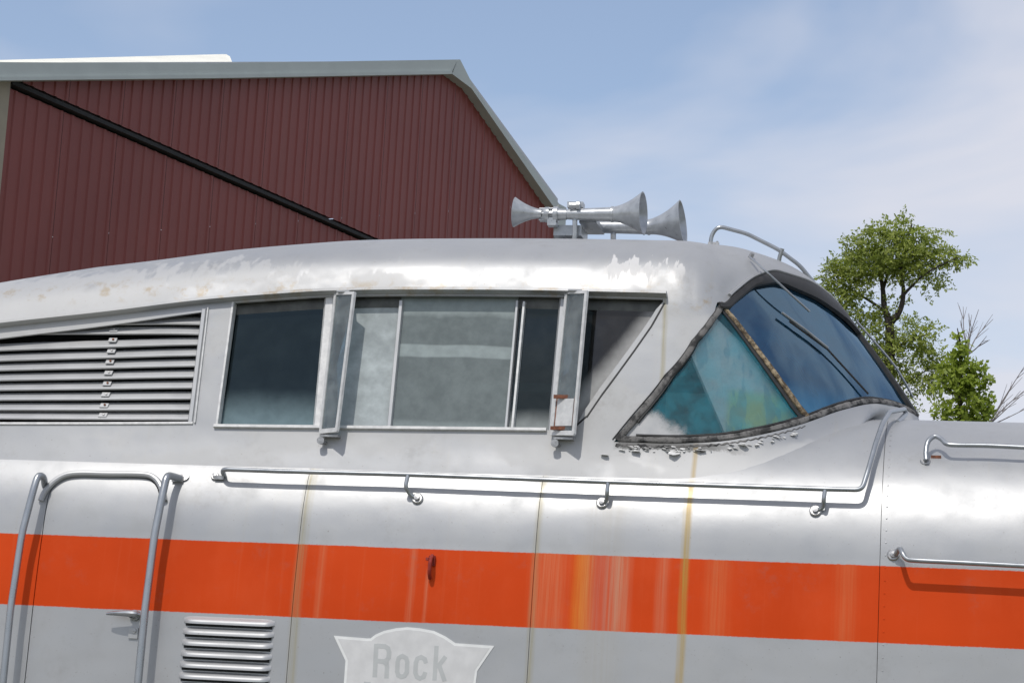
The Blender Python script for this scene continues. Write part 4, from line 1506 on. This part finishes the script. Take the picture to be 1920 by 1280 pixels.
MAT_SEAM = simple('black_flashing', (0.012, 0.012, 0.013), 0.8)

shed_base = wall_pt(8.0, 0.0)
shed = thing('shed', 'dark red ribbed steel shed with grey-green roof trim behind the locomotive', 'shed', tuple(shed_base))

def spart(name, mb, mat, parent=None, **kw):
    o = mb.build(name, mat, parent or shed, **kw)
    return o

RIDGE = wall_az(850, 128)
EAVE_R = wall_az(1040, 385)
EAVE_L = wall_az(-90, 137)
Z_SEAM = P_WALL[2]
def roofline(a):
    if a < RIDGE[0]:
        return EAVE_L[1] + (RIDGE[1] - EAVE_L[1]) * (a - EAVE_L[0]) / (RIDGE[0] - EAVE_L[0])
    return RIDGE[1] + (EAVE_R[1] - RIDGE[1]) * (a - RIDGE[0]) / (EAVE_R[0] - RIDGE[0])
PITCH_R = 0.19
RIBS = 5
PANW = PITCH_R * RIBS
npan = int(EAVE_R[0] / PANW) + 1

def ribbed(a0, a1, zlo, zhi, off):
    xs = []
    k = 0
    while True:
        for (q, d) in ((0.0, 0.0), (0.115, 0.0), (0.13, 0.013), (0.16, 0.013), (0.175, 0.0)):
            a = a0 + k * PITCH_R + q
            if a > a1 - 1e-4:
                break
            xs.append((a, d))
        else:
            k += 1
            continue
        break
    xs.append((a1, 0.0))
    n = len(xs)
    v = [wall_pt(a, zlo(a), off + d) for a, d in xs] + [wall_pt(a, zhi(a), off + d) for a, d in xs]
    return v, [(i, i + 1, n + i + 1, n + i) for i in range(n - 1)]
for i in range(npan):
    a0, a1 = i * PANW, min((i + 1) * PANW - 0.006, EAVE_R[0])
    if a1 - a0 < 0.05:
        continue
    if a0 < RIDGE[0] < a1:
        a1b = a1
    v, f = ribbed(a0, a1, lambda a: 0.0, lambda a: min(Z_SEAM - 0.05, roofline(a)), 0.0)
    mk('wall_panel', v, f, MAT_STEEL, shed, angle=20)
    v, f = ribbed(a0, a1, lambda a: Z_SEAM + 0.05, lambda a: max(Z_SEAM + 0.052, roofline(a) + 0.02), 0.05)
    mk('gable_panel', v, f, MAT_STEEL, shed, angle=20)
a1 = EAVE_R[0]
q = [wall_pt(0.0, Z_SEAM - 0.022, 0.066), wall_pt(a1, Z_SEAM - 0.022, 0.066), wall_pt(a1, Z_SEAM + 0.022, 0.066), wall_pt(0.0, Z_SEAM + 0.022, 0.066)]
spart('seam_flashing', MB().hexa(q, [p - N_WALL * 0.12 for p in q]), MAT_SEAM, smooth=False)

def prism(px, o0, o1):
    a = [wall_pt(*wall_az(x, y, o1), o1) for (x, y) in px]
    return MB().hexa(a, [p - N_WALL * (o1 - o0) for p in a])
spart('rake_trim', prism([(-160, 116), (400, 119), (858, 112), (848, 134), (400, 142), (-160, 148)], -0.1, 0.22), MAT_FASC, smooth=False, label='long grey-green trim along the roof edge')
spart('rake_lip', prism([(-160, 146), (400, 140), (848, 133), (848, 139), (400, 147), (-160, 153)], -0.1, 0.245), MAT_FASC, smooth=False)
spart('rake_trim', prism([(858, 112), (863, 112), (888, 162), (1049, 383), (1039, 389), (884, 166), (848, 139)], -0.1, 0.20), MAT_FASC, smooth=False, label='steep grey-green trim at the far end of the roof')
az = wall_az(1043, 387)
q = [wall_pt(az[0] - 0.16, 0, 0.12), wall_pt(az[0] + 0.12, 0, 0.12), wall_pt(az[0] + 0.12, az[1], 0.12), wall_pt(az[0] - 0.16, az[1], 0.12)]
spart('corner_trim', MB().hexa(q, [p - N_WALL * 0.2 for p in q]), MAT_FASC, smooth=False)
q = [wall_pt(-0.9, 0, 0.06), wall_pt(-0.02, 0, 0.06), wall_pt(-0.02, Z_SEAM, 0.06), wall_pt(-0.9, Z_SEAM, 0.06)]
spart('corner_trim', MB().hexa(q, [p - N_WALL * 0.3 for p in q]), MAT_TAN, smooth=False, label='tan trim at the near corner')
# roof slopes and the pale cap on the near slope
def slope(pa, pb, name):
    A = [wall_pt(pa[0], pa[1] + 0.10, 0.05), wall_pt(pb[0], pb[1] + 0.10, 0.05)]
    q = [A[0], A[1], A[1] - N_WALL * 30, A[0] - N_WALL * 30]
    spart(name, MB().hexa(q, [p - np.array([0, 0, 0.08]) for p in q]), MAT_ROOF, smooth=False)
slope(EAVE_L, RIDGE, 'roof_slope')
slope(RIDGE, EAVE_R, 'roof_slope')
px = [(-160, 121, 0.0), (-160, 117, -0.3), (416, 102, -0.9), (424, 102, -0.9), (431, 106, -0.6), (437, 121, 0.0)]
a = [wall_pt(*wall_az(x, y, o_), o_) for (x, y, o_) in px]
spart('roof_cap', MB().hexa(a, [p - N_WALL * 5 for p in a]), MAT_CAP, smooth=False, label='cream raised cap on the roof')
# rear and far walls so that the building is closed
q = [wall_pt(0, 0, -0.2), wall_pt(0, 0, -30), wall_pt(0, Z_SEAM, -30), wall_pt(0, Z_SEAM, -0.2)]
spart('side_wall', MB().hexa(q, [p + V_WALL * 0.1 for p in q]), MAT_STEEL, smooth=False)
q = [wall_pt(az[0], 0, -0.2), wall_pt(az[0], 0, -30), wall_pt(az[0], az[1], -30), wall_pt(az[0], az[1], -0.2)]
spart('side_wall', MB().hexa(q, [p - V_WALL * 0.1 for p in q]), MAT_STEEL, smooth=False)

# ================================================================== TREES
def leaf_mat(name, c0, c1, tr):
    m = M(name)
    g = m.n('NewGeometry')
    r = g.outputs['Random Per Island']
    c = m.mix(r, c0, c1)
    c = m.mix(m.ss(m.noise(2.5, 3), 0.4, 0.65, 0, 0.5), c, tuple(q * 1.35 for q in c1))
    p = m.pbsdf(c, 0.5, 0, None, 0.35, link=False)
    t = m.n('BsdfTranslucent')
    m.put(t.inputs[0], m.mix(r, tr, tuple(q * 1.3 for q in tr)))
    mx = m.n('MixShader')
    mx.inputs[0].default_value = 0.42
    m.t.links.new(p.outputs[0], mx.inputs[1])
    m.t.links.new(t.outputs[0], mx.inputs[2])
    m.t.links.new(mx.outputs[0], m.out.inputs['Surface'])
    return m.mat
MAT_LEAF1 = leaf_mat('locust_leaf', (0.115, 0.160, 0.030), (0.310, 0.345, 0.085), (0.34, 0.43, 0.08))
MAT_LEAF2 = leaf_mat('young_leaf', (0.130, 0.195, 0.028), (0.290, 0.350, 0.060), (0.34, 0.44, 0.06))
MAT_BARK = simple('dark_bark', (0.035, 0.029, 0.025), 0.9, 0, 0.3, 20)
MAT_TWIG = simple('grey_twig', (0.24, 0.22, 0.22), 0.9, 0, 0.2, 20)

def sprays(clumps, Y0, leaf, per, frond, mat, name, parent):
    """clumps: (px, py, rx, ry, density) ; each spray is a stalk of paired leaflets"""
    v, f = [], []
    k = FPX / (np.linalg.norm(at(1700, 600, Y0) - CAM))
    for (cx, cy, rx, ry, dn) in clumps:
        n = int(per * dn * (rx * ry) / 400.0)
        for _ in range(n):
            q = rng.normal(size=3)
            q /= np.linalg.norm(q) + 1e-9
            q *= rng.random() ** 0.42
            px, py = cx + q[0] * rx, cy + q[1] * ry
            dep = q[2] * 0.5 * (rx + ry) / k
            base = at(px, py, Y0 + dep)
            d = rng.normal(size=3)
            d[2] = d[2] * 0.5 - 0.15
            d /= np.linalg.norm(d)
            side = np.cross(d, rng.normal(size=3))
            side /= np.linalg.norm(side) + 1e-9
            nl = frond
            for i in range(nl):
                for sgn in ((-1, 1) if frond > 1 else (1,)):
                    c = base + d * (i * leaf * 0.75)
                    L = leaf * rng.uniform(0.8, 1.25)
                    ax = side * sgn * 0.8 + d * 0.5 + rng.normal(size=3) * 0.25
                    ax /= np.linalg.norm(ax)
                    wv = np.cross(ax, rng.normal(size=3) * 0.6 + np.array([0, -0.4, 1.0]))
                    wv = wv / (np.linalg.norm(wv) + 1e-9) * L * 0.30
                    b = len(v)
                    v += [c, c + ax * L * 0.5 + wv, c + ax * L, c + ax * L * 0.5 - wv]
                    f.append((b, b + 1, b + 2, b + 3))
    return mk(name, v, f, mat, parent, smooth=False)

def branch(mb, pts, r0_, r1_, Y0, seg=7):
    P = cat([at(x, y, Y0 + dy) for (x, y, dy) in pts], 5)
    n = len(P)
    mb.tube(P, [r0_ + (r1_ - r0_) * i / (n - 1) for i in range(n)], seg)

YT = 19.0
base = at(1668, 790, YT)
tree = thing('locust_tree', 'tall feathery green tree rising behind the windscreen', 'tree', (base[0], base[1], 0))
mb = MB()
mb.tube([np.array([base[0] - 0.1, base[1], 0.0]), np.array([base[0] - 0.05, base[1], base[2] * 0.5]), base, at(1668, 700, YT), at(1669, 640, YT), at(1668, 600, YT)], [0.16, 0.13, 0.10, 0.075, 0.065, 0.058], 9)
branch(mb, [(1668, 604, 0), (1658, 575, 0.05), (1655, 540, 0.1), (1648, 500, 0.1), (1640, 450, 0)], 0.052, 0.012, YT)
branch(mb, [(1670, 606, 0), (1688, 580, -0.05), (1694, 545, -0.1), (1690, 500, -0.1), (1710, 420, 0)], 0.048, 0.010, YT)
branch(mb, [(1692, 555, -0.1), (1706, 540, -0.1), (1740, 510, -0.2), (1800, 480, -0.1)], 0.026, 0.007, YT)
branch(mb, [(1668, 590, 0), (1640, 570, 0.1), (1600, 545, 0.1), (1560, 520, 0.1)], 0.026, 0.007, YT)
branch(mb, [(1655, 545, 0.1), (1668, 500, 0.2), (1680, 440, 0.1)], 0.026, 0.007, YT)
branch(mb, [(1669, 660, 0), (1700, 640, -0.1), (1745, 625, -0.1)], 0.024, 0.007, YT)
branch(mb, [(1668, 690, 0), (1640, 665, 0.1), (1615, 640, 0.1)], 0.024, 0.007, YT)
branch(mb, [(1668, 730, 0), (1700, 715, -0.1), (1745, 690, 0)], 0.024, 0.006, YT)
branch(mb, [(1666, 760, 0), (1690, 745, 0.1), (1715, 742, 0.1)], 0.02, 0.005, YT)
mb.build('trunk', MAT_BARK, tree)
CL = [(1650, 470, 60, 42, 1.0), (1610, 500, 50, 40, 1.0), (1700, 470, 55, 45, 1.0), (1640, 432, 22, 14, 0.9), (1690, 432, 40, 22, 0.8), (1745, 470, 40, 26, 0.8),
      (1785, 482, 36, 15, 0.9), (1565, 525, 30, 24, 0.9), (1720, 510, 40, 28, 0.8), (1755, 530, 22, 16, 0.6), (1660, 510, 60, 22, 0.7), (1600, 560, 40, 24, 0.6),
      (1703, 408, 12, 8, 0.9), (1765, 432, 12, 7, 0.7), (1600, 452, 20, 8, 0.6), (1560, 487, 18, 7, 0.6), (1680, 410, 10, 8, 0.5),
      (1630, 620, 34, 36, 0.7), (1680, 645, 48, 34, 0.9), (1730, 625, 34, 26, 0.8), (1745, 665, 30, 26, 0.8), (1650, 680, 46, 28, 0.7), (1700, 700, 46, 26, 0.7),
      (1640, 725, 34, 18, 0.5), (1735, 715, 26, 18, 0.6), (1700, 745, 28, 16, 0.4), (1715, 765, 16, 8, 0.5), (1690, 560, 26, 14, 0.25), (1735, 556, 8, 6, 0.7), (1610, 590, 30, 24, 0.5),
      (1660, 760, 26, 22, 0.5), (1655, 590, 30, 20, 0.45), (1575, 560, 40, 30, 0.8), (1700, 600, 24, 14, 0.4), (1760, 700, 24, 26, 0.7), (1755, 745, 16, 26, 0.35), (1580, 500, 34, 20, 0.8), (1780, 505, 18, 10, 0.4), (1800, 486, 22, 8, 0.7)]
CL = [(a_, b_, c_ * 1.15, d_ * 1.12, e_) for (a_, b_, c_, d_, e_) in CL]
sprays(CL, YT, 0.046, 34, 5, MAT_LEAF1, 'crown', tree)

YB = 14.5
base = at(1800, 800, YB)
bush = thing('young_tree', 'small bright green leafy tree beside the bare twigs', 'tree', (base[0], base[1], 0))
mb = MB()
mb.tube([np.array([base[0], base[1], 0.0]), base, at(1800, 760, YB), at(1802, 700, YB), at(1800, 640, YB), at(1795, 615, YB)], [0.06, 0.035, 0.03, 0.022, 0.012, 0.005], 7)
branch(mb, [(1800, 740, 0), (1825, 715, 0), (1850, 700, 0)], 0.018, 0.005, YB)
branch(mb, [(1800, 750, 0), (1785, 735, 0), (1765, 715, 0)], 0.018, 0.005, YB)
mb.build('trunk', MAT_BARK, bush)
CL = [(1800, 655, 18, 26, 0.9), (1795, 690, 34, 26, 1.0), (1825, 705, 30, 30, 1.0), (1785, 720, 34, 24, 0.8), (1820, 745, 36, 30, 0.9), (1775, 765, 26, 26, 0.6), (1830, 778, 32, 18, 0.9),
      (1795, 782, 36, 14, 0.6), (1852, 712, 14, 8, 0.7), (1768, 700, 14, 16, 0.5), (1796, 625, 8, 14, 0.5), (1750, 730, 12, 14, 0.3), (1845, 760, 18, 22, 0.8)]
sprays(CL, YB, 0.070, 40, 2, MAT_LEAF2, 'crown', bush)

YW = 22.0
def bare(px0, py0, tips, label):
    b0 = at(px0, py0, YW)
    t = thing('bare_shrub', label, 'shrub', (b0[0], b0[1], 0), 'leafless shrubs')
    mb = MB()
    mb.tube([np.array([b0[0], b0[1], 0]), b0], [0.03, 0.016], 6)
    for (x, y) in tips:
        mx_, my_ = px0 + (x - px0) * 0.45 + random.uniform(-5, 5), py0 + (y - py0) * 0.5 + random.uniform(-4, 4)
        dy = random.uniform(-0.3, 0.3)
        P = cat([b0, at(mx_, my_, YW + dy * 0.5), at(x, y, YW + dy)], 6)
        mb.tube(P, [0.012 - 0.0085 * i / 12 for i in range(13)], 5)
        for _ in range(4):
            i = random.randint(4, 10)
            e = proj(P[i])
            tt = (e[0] + (x - px0) * 0.28 + random.uniform(-16, 16), e[1] + (y - py0) * 0.25 + random.uniform(-14, 8))
            mb.tube([P[i], at(tt[0], tt[1], YW + dy)], [0.0055, 0.0025], 4)
    mb.build('twigs', MAT_TWIG, t)
bare(1815, 665, [(1806, 575), (1822, 590), (1835, 580), (1862, 598), (1800, 600), (1850, 630)], 'bare grey twigs rising out of the small bright tree')
bare(1850, 800, [(1925, 680), (1940, 720), (1910, 745), (1935, 760), (1900, 720), (1880, 760)], 'bare grey twigs at the right edge beyond the nose')
